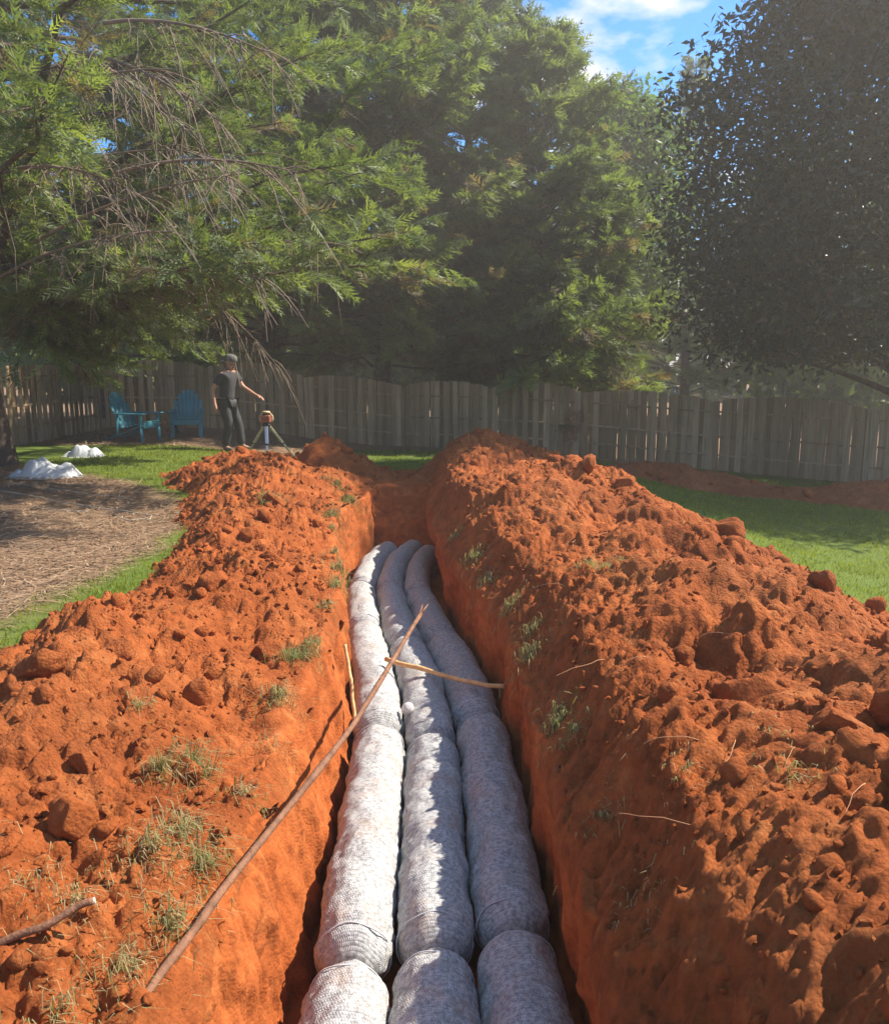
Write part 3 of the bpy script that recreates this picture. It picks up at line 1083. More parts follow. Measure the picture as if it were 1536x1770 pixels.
def cypress(label, loc, H, R, zb, nl, seed, temps, fsize=(0.22, 0.40), bl_per_m=3.6, fr=9, trunk_r=0.2, lean=(0, 0), dead=0.0, twigs=0,
            side=None, prof_pow=0.8, bare=0.35, group='cypress trees', keep=None, extra=()):
    rng = np.random.default_rng(seed)
    root = tree_root('cypress_tree', loc, label, 'tree', group)
    zt = np.linspace(-0.3, H, 14)
    wob = np.stack([0.12 * np.sin(zt * 0.7 + seed) + lean[0] * zt, 0.12 * np.cos(zt * 0.6 + seed) + lean[1] * zt, zt], 1)
    rad = trunk_r * (1 - 0.94 * np.clip(zt / H, 0, 1)) * (1 + 0.5 * np.exp(-np.clip(zt, 0, 9) * 3))
    Vt, Ft = tube(wob, rad, 10)
    mk('trunk', Vt, Ft, M['bark'], root)
    br = Bag()
    tw = Bag()
    P_, D_, S_, T_ = [], [], [], []
    for i in range(nl + len(extra)):
        f = (i + rng.uniform(0, 1)) / nl if i < nl else 0.12
        z0 = zb + (H - zb) * f ** 1.05
        az = i * 2.39996 + rng.normal() * 0.25
        Rz = R * (1 - f) ** prof_pow * (0.82 + 0.18 * min(1, f * 6)) + 0.25
        if side is not None:
            Rz *= 1 + side[1] * math.cos(az - side[0])
        Lh = Rz * rng.uniform(0.72, 1.08)
        el = math.radians(8 + 38 * f + rng.normal() * 7)
        dx, dy = math.cos(az), math.sin(az)
        base = np.array([np.interp(z0, zt, wob[:, 0]), np.interp(z0, zt, wob[:, 1]), z0])
        rise = Lh * math.tan(el)
        mid = base + np.array([dx * Lh * 0.5, dy * Lh * 0.5, rise * 0.35])
        end = base + np.array([dx * Lh, dy * Lh, rise * (0.9 + 0.15 * rng.normal())])
        if i >= nl:
            end = np.array(extra[i - nl]) - np.array(loc)
            base[2] = max(2.0, end[2] - 1.6)
            v_ = end[:2] - base[:2]
            Lh = float(np.linalg.norm(v_))
            dx, dy = v_ / Lh
            mid = (base + end) / 2 + np.array([0, 0, 0.35])
        pts = bezier(base, mid, end, 8)
        pts[1:-1] += rng.normal(size=(6, 3)) * 0.02 * Lh
        r0 = 0.011 * Lh + 0.010
        if keep is not None and not keep(pts[-1] + np.array(loc)):
            continue
        Vb, Fb = tube(pts, np.linspace(r0, 0.005, 8), 5)
        br.add(Vb, Fb)
        nb = max(5, int(Lh * bl_per_m * 1.5))
        clump = rng.normal() * 0.10
        for j in range(nb):
            t = bare + (1 - bare) * (j + rng.uniform()) / nb
            bp = np.array([np.interp(t * 7, np.arange(8), pts[:, q]) for q in range(3)])
            tg = pts[min(7, int(t * 7) + 1)] - pts[int(t * 7 * 0.999)]
            tg /= np.linalg.norm(tg) + 1e-9
            lat = np.array([-dy, dx, 0.0]) * (1 if j % 2 else -1)
            dr = tg * rng.uniform(0.5, 1.1) + lat * rng.uniform(0.35, 1.0) + np.array([0, 0, rng.normal() * 0.35 + 0.10])
            dr /= np.linalg.norm(dr)
            lb = (0.30 + 0.75 * (1 - t) + 0.15 * rng.normal()) * min(1.0, 0.32 + 0.14 * Lh) * 1.15
            lb = max(0.2, lb)
            k = int(fr * (0.5 + lb)) + 2
            tt = (np.arange(k) + rng.uniform(0, 1, k)) / k
            droop = rng.uniform(0.0, 0.4)
            q = bp + dr * (tt * lb)[:, None] + np.array([0, 0, -1.0]) * (droop * lb * tt * tt)[:, None]
            sidev = np.cross(dr, [0, 0, 1.0])
            sg = np.where(np.arange(k) % 2 == 0, 1, -1)[:, None]
            dd = dr * rng.uniform(0.5, 1.1, (k, 1)) + sidev * sg * rng.uniform(0.1, 0.8, (k, 1)) + rng.normal(size=(k, 3)) * 0.22
            dd[:, 2] += rng.uniform(-0.55, 0.22)
            P_.append(q)
            D_.append(dd)
            S_.append(rng.uniform(fsize[0], fsize[1], k))
            tn = np.clip(0.40 + clump + 0.13 * rng.normal() + 0.10 * rng.normal(size=k), 0.02, 0.78)
            if dead and rng.uniform() < dead * (1.35 - t) * (1.2 - f):
                tn = rng.uniform(0.83, 1.0, k)
            T_.append(tn)
            br.add(*tube(np.stack([bp, bp + dr * lb * 0.9 - [0, 0, droop * lb * .7]]), np.array([0.006, 0.002]), 3))
        ntw = int(twigs * Lh)
        for j in range(ntw):
            t = rng.uniform(0.04, 0.8)
            bp = np.array([np.interp(t * 7, np.arange(8), pts[:, q]) for q in range(3)])
            d = np.array([dx, dy, 0]) * rng.uniform(0.0, 1.0) + rng.normal(size=3) * 0.6
            d[2] = rng.uniform(-0.6, 0.5)
            d /= np.linalg.norm(d)
            ln = rng.uniform(0.25, 0.95)
            tq = np.linspace(0, 1, 4)[:, None]
            w = bp + d * ln * tq + np.array([0, 0, -0.45 * ln]) * tq ** 2 + rng.normal(size=(4, 3)) * 0.012
            tw.add(*tube(w, np.linspace(0.0055, 0.002, 4), 3))
            if rng.uniform() < 0.6:
                for _ in range(2):
                    s0 = w[rng.integers(1, 3)]
                    d2 = d + rng.normal(size=3) * 0.6
                    w2 = s0 + d2 * ln * 0.4 * tq[:3] + np.array([0, 0, -0.2 * ln]) * tq[:3] ** 2
                    tw.add(*tube(w2, np.linspace(0.0045, 0.0015, 3), 3))
    br.obj('branches', M['bark'], root)
    if tw.V:
        tw.obj('dead_twigs', M['twig'], root)
    P, D, Sz, Tn = np.concatenate(P_), np.concatenate(D_), np.concatenate(S_), np.concatenate(T_)
    Vs, Ts = [], []
    for q, te in enumerate(temps):
        sel = (np.arange(len(P)) % len(temps)) == q
        v, t_ = place(te, P[sel], D[sel], Sz[sel], Tn[sel], rng)
        Vs.append(v)
        Ts.append(t_)
    tri_obj('crown', Vs, Ts, M['cypress'], root)
    print('cypress', len(P), 'sprays', sum(len(v) for v in Vs) // 3, 'tris', len(br.F))
    return root


LEAF4 = np.array([[(0, 0, 0), (0.45, -0.19, 0.06), (0.5, 0, 0)], [(0.45, -0.19, 0.06), (1, 0, -0.05), (0.5, 0, 0)],
                  [(0, 0, 0), (0.5, 0, 0), (0.45, 0.19, 0.06)], [(0.5, 0, 0), (1, 0, -0.05), (0.45, 0.19, 0.06)]], float).reshape(-1, 3)
LEAFN = np.array([[(0, 0, 0), (0.5, -0.2, 0.05), (1, 0, 0)], [(0, 0, 0), (1, 0, 0), (0.5, 0.2, 0.05)]], float).reshape(-1, 3)
LEAF2 = np.array([[(0, 0, 0), (0.5, -0.3, 0.05), (1, 0, 0)], [(0, 0, 0), (1, 0, 0), (0.5, 0.3, 0.05)]], float).reshape(-1, 3)


def broad_tree(label, loc, H, R, zb, nclus, per, lsize, seed, mat, templ, trunk_r=0.2, rfun=None, name='broadleaf_tree', spread=0.32, group=None, nlimb=26, lump=0.28):
    rng = np.random.default_rng(seed)
    root = tree_root(name, loc, label, 'tree', group)
    zt = np.linspace(-0.3, H * 0.92, 12)
    wob = np.stack([0.15 * np.sin(zt * 0.6 + seed), 0.15 * np.cos(zt * 0.5 + seed), zt], 1)
    Vt, Ft = tube(wob, trunk_r * (1 - 0.9 * np.clip(zt / H, 0, 1)), 9)
    mk('trunk', Vt, Ft, M['bark'], root)
    br = Bag()
    if rfun is None:
        rfun = lambda f: np.sqrt(np.clip(1 - (2 * f - 1) ** 2, 0, 1)) ** 0.8
    f = rng.uniform(0, 1, nclus)
    az = rng.uniform(0, 2 * PI, nclus)
    rr = rng.uniform(0.12, 1, nclus) ** 0.5
    lumpy = 1 + lump * fbm(az * 1.6 + seed, f * 5.5, 3, seed)
    rad = R * rfun(f) * rr * lumpy
    Cn = np.stack([np.cos(az) * rad, np.sin(az) * rad, zb + (H - zb) * f], 1)
    for k in range(nlimb):
        c = Cn[rng.integers(nclus)]
        z0 = max(zb * 0.6, c[2] - 0.35 * math.hypot(c[0], c[1]) - 0.6)
        b = np.array([np.interp(z0, zt, wob[:, 0]), np.interp(z0, zt, wob[:, 1]), z0])
        pts = bezier(b, (b + c) / 2 + np.array([0, 0, 0.3]), c, 7)
        br.add(*tube(pts, np.linspace(0.05 * R / 3, 0.012, 7), 5))
    br.obj('branches', M['bark'], root)
    P = np.repeat(Cn, per, 0) + rng.normal(size=(nclus * per, 3)) * spread * np.array([1, 1, 0.75])
    D = rng.normal(size=P.shape)
    D[:, 2] -= 0.25
    out = P.copy()
    out[:, 2] = 0
    D += 0.5 * out / (np.linalg.norm(out, axis=1, keepdims=True) + 1e-6)
    tint = np.clip(np.repeat(0.45 + 0.2 * rng.normal(size=nclus), per) + 0.16 * rng.normal(size=len(P)), 0, 1)
    v, t_ = place(templ, P, D, rng.uniform(0.7, 1.25, len(P)) * lsize, tint, rng, 0.5)
    tri_obj('crown', [v], [t_], mat, root)
    print('broad', len(v) // 3)
    return root


# the near cypress in the yard, its limbs sweeping over the heap
T_A = cypress('big near cypress with bare lower limbs sweeping over the mulch bed', (-7.0, 13.4, gz(-7, 13.4)), 13.0, 6.6, 2.0, 160, 21, FR_HI, (0.18, 0.36),
        3.7, 13, 0.17, dead=0.14, twigs=5, side=(-0.45, 0.15), prof_pow=0.5, bare=0.32, keep=lambda q: q[1] > 5.5 and q[0] > -9.5,
        extra=[at(500, 470, 8.6), at(420, 420, 8.3), at(560, 360, 8.9), at(330, 460, 8.2), at(620, 280, 9.0), at(240, 500, 9.0), at(200, 560, 11.5), at(240, 600, 12.5), at(160, 600, 12.2), at(215, 630, 12.0), at(225, 560, 12.0), at(180, 650, 12.6), at(235, 560, 11.3), at(120, 90, 7.5), at(60, 180, 7.3), at(700, 400, 10.5), at(760, 460, 11.5)])
# row beyond the fence
cypress('tall cypress behind the fence above the man and level', (-4.4, 22.8, gz(-4.4, 22)), 15.0, 4.4, 2.0, 125, 22, FR_LO, (0.34, 0.60), 3.2, 10, 0.26, dead=0.25, twigs=2, prof_pow=0.6)
cypress('tall cypress behind the fence above the trench end, lit on one side', (-1.5, 22.2, gz(-1.7, 22)), 15.0, 4.2, 1.9, 160, 23, FR_LO, (0.34, 0.60), 3.4, 10, 0.24, dead=0.2, twigs=2, prof_pow=0.6)
T_C = cypress('shorter cypress behind the fence next to the sky gap', (2.5, 23.0, gz(3.1, 23)), 9.7, 3.2, 1.0, 165, 24, FR_LO, (0.34, 0.60), 3.6, 10, 0.20, dead=0.1, twigs=3, prof_pow=0.62)
cypress('tall cypress set back between its two neighbours, edging the sky gap', (0.6, 26.5, gz(1.6, 26)), 16.0, 2.8, 2.0, 130, 27, FR_MIN, (0.45, 0.75), 3.2, 9, 0.24, prof_pow=0.5)
cypress('cypress behind the fence corner, mostly hidden by nearer boughs', (-9.5, 24.0, gz(-9, 23)), 13.0, 4.2, 1.8, 85, 25, FR_MIN, (0.45, 0.75), 2.6, 7, 0.24, dead=0.2, prof_pow=0.6)
cypress('distant pointed conifer standing in the sky gap', (9.6, 35.0, -0.8), 13.4, 2.6, 1.0, 120, 26, FR_MIN, (0.24, 0.42), 3.6, 11, 0.2, prof_pow=1.0)
# dark evergreen broadleaf on the sunward side
mag_r = lambda f: np.interp(f, [0, .08, .3, .6, .85, 1], [.75, .95, 1.0, .84, .50, .08])
broad_tree('huge dark glossy-leaved evergreen tree behind the fence beside the lawn', (9.3, 16.9, gz(9, 17)), 12.4, 5.0, 2.5, 6200, 21, 0.172, 31, M['magnolia'], LEAFN, 0.28,
           mag_r, 'magnolia_tree', 0.25, lump=0.20, nlimb=70)
broad_tree('yellow-green leafy tree between the cypress and the sky gap', (5.9, 30.0, -0.7), 10.8, 2.0, 3.0, 1300, 22, 0.19, 32, M['broadleaf'], LEAF2, 0.2, None, 'leafy_tree', 0.36)
for k_, (x_, y_, h_, r_, lab) in enumerate(((-13, 36, 8, 4.2, 'distant sunlit leafy tree seen past the fence corner'),
                                           (-6.5, 40, 8.5, 4.6, 'distant leafy tree seen low between the trunks above the blue chairs'),
                                           (0.5, 42, 9, 4.8, 'distant leafy tree seen between the trunks above the trench end'),
                                           (15.5, 34, 10, 4.8, 'distant leafy tree glimpsed through the dark evergreen'))):
    broad_tree(lab, (x_, y_, -0.8), h_, r_, 0.3, 600, 12, 0.55, 40 + k_, M['broadleaf'], LEAF2, 0.2, None, 'leafy_tree', 0.6, nlimb=10)


def bough(root, p0, p1, sag, n, seed, ln=0.5, mat=None):
    """bare drooping bough with hanging twigs, a part of its tree"""
    q_ = np.random.default_rng(seed)
    o_ = np.array(root.location)
    p0, p1 = p0 - o_, p1 - o_
    pts = bezier(p0, (p0 + p1) / 2 + np.array([0, 0, sag]), p1, 12)
    bg_ = Bag()
    bg_.add(*tube(pts, np.linspace(0.022, 0.005, 12), 5))
    ax_ = (p1 - p0) / np.linalg.norm(p1 - p0)
    for k in range(n):
        t = q_.uniform(0.12, 1.0)
        b = np.array([np.interp(t * 11, np.arange(12), pts[:, c]) for c in range(3)])
        d = ax_ * q_.uniform(0.2, 1.0) + q_.normal(size=3) * 0.45
        d[2] -= 0.25
        L = ln * q_.uniform(0.5, 1.3)
        tq = np.linspace(0, 1, 6)[:, None]
        w = b + d * L * tq + np.array([0, 0, -0.55 * L]) * tq ** 2
        bg_.add(*tube(w, np.linspace(0.007, 0.0025, 6), 3))
        for _ in range(2):
            s0 = w[q_.integers(1, 5)]
            w2 = s0 + (d + q_.normal(size=3) * 0.5) * L * 0.4 * tq[:4] + np.array([0, 0, -0.3 * L]) * tq[:4] ** 2
            bg_.add(*tube(w2, np.linspace(0.0045, 0.002, 4), 3))
    return bg_.obj('dead_bough', M['twig'], root)


bough(T_A, at(330, 500, 12.6), at(500, 660, 12.2), 0.30, 26, 1, 0.42)
bough(T_A, at(60, 60, 10.5), at(420, 330, 9.5), 0.5, 34, 3, 0.6)
bough(T_A, at(20, 330, 11), at(330, 260, 9.0), 0.3, 34, 4, 0.55)
bough(T_A, at(150, 480, 11.5), at(560, 420, 9.8), 0.3, 34, 5, 0.5)
for k_, (a0, a1) in enumerate((((30, 200, 9.0), (300, 120, 7.6)), ((120, 90, 9.0), (380, 210, 7.8)), ((60, 420, 10.0), (420, 300, 8.0)), ((100, 520, 10.5), (460, 480, 8.2)),
                              ((0, 480, 10.5), (300, 400, 8.0)), ((200, 300, 9.0), (520, 300, 8.2)), ((0, 300, 9.0), (230, 330, 7.6)), ((180, 40, 9.0), (480, 100, 8.0)))):
    bough(T_A, at(*a0), at(*a1), 0.25, 34, 20 + k_, 0.5)
bough(T_C, at(960, 560, 21.5), at(1135, 610, 20.8), 0.25, 30, 6, 0.7)
bough(T_C, at(960, 620, 21.5), at(1110, 650, 20.8), 0.2, 26, 7, 0.6)
rng = np.random.default_rng(77)
n_ = 13000
wx = rng.uniform(-60, 70, n_)
wy = 52 + rng.uniform(-4, 8, n_) + 0.004 * wx ** 2
wz = -1 + (7.5 + 2.5 * fbm(wx * 0.14, wx * 0, 3, 4)) * rng.uniform(0, 1, n_) ** 0.8
v_, t_ = place(LEAF2, np.stack([wx, wy, wz], 1), rng.normal(size=(n_, 3)), rng.uniform(0.9, 1.6, n_), np.clip(0.4 + 0.25 * rng.normal(size=n_), 0, 1), rng)
tag(tri_obj('far_woods', [v_], [t_], M['broadleaf'], None), 'far band of sunlit woods beyond the yard', kind='stuff')

# ------------------------------------------------------------------ lawn, pine straw, sod
def on_heap(x, y):
    d = LIP_L(y) - x
    inl = (d * 1.75 / DOUT(y) < 1.66) & (d > -1.6) & (y < 13.4)
    dr = x - LIP_R(y)
    kk = np.interp(y, [0.5, 3, 6, 8, 10, 12, 13.5], [0.95, 1.0, 1.06, 1.1, 0.9, 0.82, 0.75])
    inr = (dr / kk < 2.82) & (dr > -1.6) & (y < 13.6)
    o = inl | inr
    for cx_, cy_, rx_, ry_, an_ in ((-1.6, 11.95, 1.25, 1.0, -.35), (.35, 12.1, 1.2, 1.0, .1), (4.3, 14.9, 2.6, .75, -.30), (7.4, 13.4, 2.8, .8, -.45)):
        ux = ((x - cx_) * math.cos(an_) + (y - cy_) * math.sin(an_)) / rx_
        uy = (-(x - cx_) * math.sin(an_) + (y - cy_) * math.cos(an_)) / ry_
        o |= ux * ux + uy * uy < 0.75
    return o


rng = np.random.default_rng(8)


def blades(n, x0, x1, y0, y1, hmin, hmax, wid, pw=1.0):
    y = np.exp(rng.uniform(math.log(y0), math.log(y1), n))
    x = rng.uniform(x0, x1, n)
    mk_ = rng.uniform(0, 1, n) > mulch_mask(x, y) * 1.05
    ok = mk_ & ~on_heap(x, y)
    x, y = x[ok], y[ok]
    n = len(x)
    z = ground_z(x, y)
    an = rng.uniform(0, 2 * PI, n)
    h = rng.uniform(hmin, hmax, n) * (0.8 + 0.3 * noise2(x * 2, y * 2, 61))
    w = wid * (0.6 + 0.07 * y)
    b = np.stack([x, y, z - 0.01], 1)
    s_ = np.stack([np.cos(an), np.sin(an), 0 * an], 1) * (w / 2)[:, None]
    lean = rng.normal(size=(n, 2)) * 0.5
    tip = b + np.stack([lean[:, 0] * h, lean[:, 1] * h, h], 1)
    V = np.stack([b - s_, b + s_, tip], 1).reshape(-1, 3)
    t = np.clip(0.45 + 0.22 * noise2(x * 1.1, y * 1.1, 63) + 0.16 * rng.normal(size=n), 0, 1)
    return V, np.repeat(t, 3)


gb = [blades(90000, 1.6, 11, 5.0, 16.5, 0.035, 0.075, 0.009), blades(60000, -6.5, -1.7, 4.0, 17.0, 0.03, 0.08, 0.009), blades(16000, -6, 4, 13.5, 20.5, 0.03, 0.07, 0.012)]
tag(tri_obj('grass', [q[0] for q in gb], [q[1] for q in gb], M['grass'], None), 'short green lawn grass around the heaps', 'grass', kind='stuff')

n_ = 52000
y = np.exp(rng.uniform(math.log(4.0), math.log(15.0), n_))
x = rng.uniform(-9, -2.2, n_)
ok = (rng.uniform(0, 1, n_) < mulch_mask(x, y)) & ~on_heap(x, y)
x, y = x[ok], y[ok]
x2, y2 = rng.uniform(-7.8, -2.2, 9000), rng.uniform(16.3, 20.2, 9000)
x, y = np.concatenate([x, x2]), np.concatenate([y, y2])
n_ = len(x)
an = rng.normal(size=n_) * 0.9 + 0.15
ln = rng.uniform(0.07, 0.22, n_)
w = 0.0045 * (0.6 + 0.10 * y)
z = ground_z(x, y) + rng.uniform(0.004, 0.035, n_)
d = np.stack([np.cos(an), np.sin(an), rng.normal(size=n_) * 0.12], 1) * ln[:, None]
pp = np.stack([-np.sin(an), np.cos(an), 0 * an], 1) * w[:, None]
b = np.stack([x, y, z], 1)
V = np.stack([b - pp, b + pp, b + d], 1).reshape(-1, 3)
tag(tri_obj('pine_straw', [V], [np.repeat(np.clip(0.5 + 0.28 * rng.normal(size=n_), 0, 1), 3)], M['straw'], None), 'brown pine straw spread over the mulch bed', 'pine straw', kind='stuff')


def tuft(parent, hfun, x, y, r, h, n, seed, tint=0.5, hang=0.0):
    """a clump of sod with curved blades on a small soil root ball"""
    q = np.random.default_rng(seed)
    z = float(hfun(np.array([x]), np.array([y]))[0])
    an = q.uniform(0, 2 * PI, n)
    rr = r * 0.62 * np.abs(q.normal(size=n))
    bx, by = x + np.cos(an) * rr, y + np.sin(an) * rr * 1.2
    hh = h * 0.85 * q.uniform(0.3, 1.0, n) ** 1.3
    az = q.uniform(0, 2 * PI, n)
    out = np.stack([np.cos(az) + 0.35, np.sin(az) - 0.2, 0 * az], 1) * q.uniform(0.2, 1.3, n)[:, None]
    sd = np.stack([-np.sin(az), np.cos(az), 0 * az], 1) * 0.0016 * (0.6 + 0.13 * y)
    bz = hfun(bx, by)
    b = np.stack([bx, by, bz - 0.012], 1)
    m1 = b + out * (hh * 0.35)[:, None] + np.array([0, 0, 1.0]) * (hh * 0.7)[:, None]
    e1 = b + out * (hh * 0.95)[:, None] + np.array([0, 0, 1.0]) * (hh * (0.75 - hang * q.uniform(0, 1, n)))[:, None]
    V = np.stack([b - sd, b + sd, m1 + sd, b - sd, m1 + sd, m1 - sd, m1 - sd, m1 + sd, e1], 1).reshape(-1, 3)
    return tag(tri_obj('grass_tuft', [V], [np.repeat(np.clip(tint + 0.18 + 0.2 * q.normal(size=n), 0, 1), 9)], M['dry_grass'], parent), kind='stuff')


flat_h = lambda x, y: left_h(x, y)
TL = [(-.84, 4.55, .13, .17, 260, .25), (-.78, 4.75, .10, .14, 160, .3), (-1.0, 3.15, .10, .19, 240, .3), (-1.08, 3.05, .08, .15, 140, .6), (-.80, 3.9, .10, .13, 160, .6),
      (-.86, 2.6, .12, .13, 200, .6), (-.78, 2.5, .10, .14, 180, .45), (-.92, 2.45, .12, .12, 160, .65), (-.80, 2.25, .10, .12, 170, .5), (-.86, 2.05, .12, .11, 170, .6),
      (-1.05, 2.2, .14, .09, 140, .8), (-1.2, 2.3, .16, .09, 120, .85), (-1.75, 8.55, .16, .20, 240, .35), (-.80, 6.1, .10, .13, 170, .5), (-.83, 6.5, .10, .12, 160, .5),
      (-.95, 7.2, .12, .12, 160, .45), (-1.12, 8.2, .14, .12, 200, .4), (-1.2, 9.0, .2, .12, 260, .35), (-1.1, 9.8, .2, .12, 240, .3), (-1.3, 10.3, .2, .12, 220, .4),
      (-.79, 5.5, .10, .10, 130, .6), (-.8, 3.5, .1, .10, 130, .7), (-1.3, 3.45, .07, .09, 80, .6), (-.76, 3.0, .09, .10, 120, .7), (-.95, 1.85, .13, .10, 150, .6)]
for k, (x, y, r, h, n, t) in enumerate(TL):
    tuft(heapL, left_h, x, y, r, h, n, 900 + k, t, 0.3)
TR = [(.46, 4.5, .10, .13, 200, .45), (.50, 4.8, .08, .12, 150, .5), (.50, 3.6, .09, .13, 180, .35), (.53, 3.4, .08, .10, 130, .4), (.98, 4.95, .12, .12, 180, .45), (.88, 5.1, .10, .10, 140, .5),
      (.42, 5.3, .10, .12, 150, .5), (.30, 6.1, .12, .13, 160, .5), (.22, 6.6, .10, .12, 160, .45), (.55, 2.7, .10, .09, 110, .6), (.55, 2.2, .1, .08, 90, .7), (1.0, 2.3, .1, .07, 80, .8),
      (.75, 2.5, .08, .06, 70, .8), (.1, 7.4, .1, .1, 120, .5), (1.05, 2.6, .1, .05, 70, .9), (-.05, 12.4, .14, .16, 120, .3)]
for k, (x, y, r, h, n, t) in enumerate(TR):
    tuft(heapR, right_h, x, y, r, h, n, 950 + k, t, 0.4)


def curvy(p0, d, ln, seed, n=7, wob=0.12, droop=0.3):
    q = np.random.default_rng(seed)
    t = np.linspace(0, 1, n)[:, None]
    d = np.array(d, float)
    d /= np.linalg.norm(d)
    w = np.cumsum(q.normal(size=(n, 3)) * wob * ln / n, 0)
    return np.array(p0) + d * ln * t + np.array([0, 0, -droop * ln]) * t ** 2 + w - w[0]


q = np.random.default_rng(66)
for k in range(18):
    side = k % 4
    if side:
        y = math.exp(q.uniform(math.log(1.9), math.log(7.5)))
        x = LIP_R(y) + q.uniform(0.05, 1.0)
        z = float(right_h(np.array([x]), np.array([y]))[0])
        P = curvy((x, y, z), (-1 + q.normal() * 0.5, q.normal() * 0.9, 0.25), q.uniform(0.1, 0.30) * (0.7 + .08 * y), 1000 + k)
        par = heapR
    else:
        y = math.exp(q.uniform(math.log(1.9), math.log(4.0)))
        x = LIP_L(y) - q.uniform(0.0, 0.35)
        z = float(left_h(np.array([x]), np.array([y]))[0])
        P = curvy((x, y, z), (0.8, q.normal() * 0.7, 0.05), q.uniform(0.12, 0.26), 1000 + k)
        par = heapL
    V, F = tube(P, np.linspace(0.0017, 0.0008, len(P)) * (0.7 + 0.1 * P[0, 1]), 5)
    mk('root', V, F, M['root'], par)

# ------------------------------------------------------------------ sticks
def stick(label, pts, r0, r1, mat, seed, knots=3, tip=None):
    qq = np.random.default_rng(seed)
    pts = np.array(pts, float)
    n = 26
    t = np.linspace(0, 1, n)
    P = np.stack([np.interp(t, np.linspace(0, 1, len(pts)), pts[:, k]) for k in range(3)], 1)
    P += np.stack([noise2(t * 4 + seed, t * 0, seed + k) for k in range(3)], 1) * r0 * 0.7
    R = np.linspace(r0, r1, n) * (1 + 0.12 * noise2(t * 14, t * 0 + 2, seed))
    for k in range(knots):
        R += r0 * 0.25 * np.exp(-((t - qq.uniform(0.1, 0.9)) / 0.015) ** 2)
    mb = MB().tube(P, R, 10)
    o = mb.build('stick', mat, None, True)
    if tip:
        d = P[-1] - P[-2]
        d /= np.linalg.norm(d)
        MB().tube([P[-1] - d * 0.002, P[-1] + d * 0.004], [r1 * 0.92, r1 * 0.9], 10).build('cut_end', tip, o, False)
    tag(o, label, 'stick')
    return o, P


st, P = stick('long brown stick leaning from the clay heap out over the trench', [(-0.775, 1.92, 0.03), (-0.68, 2.35, 0.05), (-0.40, 3.5, 0.07), (-0.145, 5.0, 0.12)], 0.0125, 0.0125, M['stick'], 3, 4)
for k, (a_, b_) in enumerate((((-.145, 5.0, .12), (-.10, 5.12, .15)), ((-.155, 4.98, .12), (-.135, 5.1, .155)))):
    MB().tube([a_, tuple((np.array(a_) + b_) / 2 + 0.004), b_], [0.008, 0.006, 0.002], 6).build('broken_tip', M['stick'], st, True)
stick('pale peeled stick lying across the bundles to the shaded wall', [(-.41, 5.72, -.425), (-.15, 5.5, -.418), (.12, 5.25, -.405), (.37, 5.05, -.36)], 0.017, 0.014, M['stick_pale'], 5, 2)
stick('thin pale stick propped against the sunlit trench wall', [(-.535, 4.80, -.50), (-.56, 4.92, -.32), (-.615, 5.08, -.10)], 0.012, 0.011, M['stick_pale'], 7, 1)
zb_ = float(left_h(np.array([-1.05]), np.array([2.1]))[0])
stick('short broken branch with a white cut end poking from the clay', [(-1.32, 1.98, zb_ - .04), (-1.1, 2.05, zb_ + .035), (-.96, 2.12, zb_ + .075)], 0.012, 0.010, M['stick'], 9, 2,
      simple('fresh_cut_wood', (0.7, 0.6, 0.45), 0.6))


# ------------------------------------------------------------------ chairs
M['blue'] = simple('turquoise_plastic', (0.04, 0.20, 0.255), 0.45, 0.15, 6)


def chair(label, loc, rz):
    c = empty('adirondack_chair', loc, rz)
    tag(c, label, 'chair', 'turquoise garden chairs')
    mat = M['blue']
    n = 7
    for k in range(n):
        u = (k - (n - 1) / 2) / ((n - 1) / 2)
        top = 0.98 - 0.17 * u * u - 0.05 * u ** 4
        xb, xt = u * 0.20, u * 0.27
        lean = 0.42
        zb2 = 0.26
        yb, yt = 0.20, 0.20 + (top - zb2) * lean
        MB().bar((xb, yb, zb2), (xt, yt, top), 0.068 + 0.012 * (1 - abs(u)), 0.02, up=(0, 1, 0.4)).build('back_slat', mat, c, bevel=0.006)
    for zc, wd in ((0.40, 0.46), (0.70, 0.54)):
        yy_ = 0.20 + (zc - 0.26) * 0.42 + 0.025
        MB().box((0, yy_, zc), (wd, 0.022, 0.06), Matrix.Rotation(-0.4, 3, 'X')).build('back_rail', mat, c)
    for k in range(6):
        t = k / 5
        MB().box((0, -0.30 + 0.50 * t, 0.385 - 0.115 * t + (0.01 if k == 0 else 0)), (0.50, 0.082, 0.02), Matrix.Rotation(-0.22, 3, 'X')).build('seat_slat', mat, c, bevel=0.005)
    MB().box((0, -0.335, 0.33), (0.54, 0.022, 0.11)).build('front_apron', mat, c, bevel=0.004)
    for s in (-1, 1):
        MB().box((s * 0.30, -0.06, 0.56), (0.125, 0.66, 0.024)).build('armrest', mat, c, bevel=0.006)
        MB().bar((s * 0.29, -0.30, 0.0), (s * 0.29, -0.27, 0.548), 0.028, 0.085, up=(1, 0, 0)).build('front_leg', mat, c, bevel=0.004)
        MB().bar((s * 0.262, -0.33, 0.335), (s * 0.262, 0.50, 0.045), 0.024, 0.09, up=(1, 0, 0)).build('rear_leg', mat, c, bevel=0.004)
        MB().bar((s * 0.285, 0.26, 0.10), (s * 0.285, 0.25, 0.548), 0.022, 0.06, up=(1, 0, 0)).build('arm_support', mat, c)
    return c


chair('turquoise slatted garden chair turned sideways near the fence corner', (-6.15, 17.2, gz(-6.15, 17.2)), 1.3)
chair('turquoise slatted garden chair facing the trench beside the man', (-5.5, 18.4, gz(-5.5, 18.4)), 0.2)

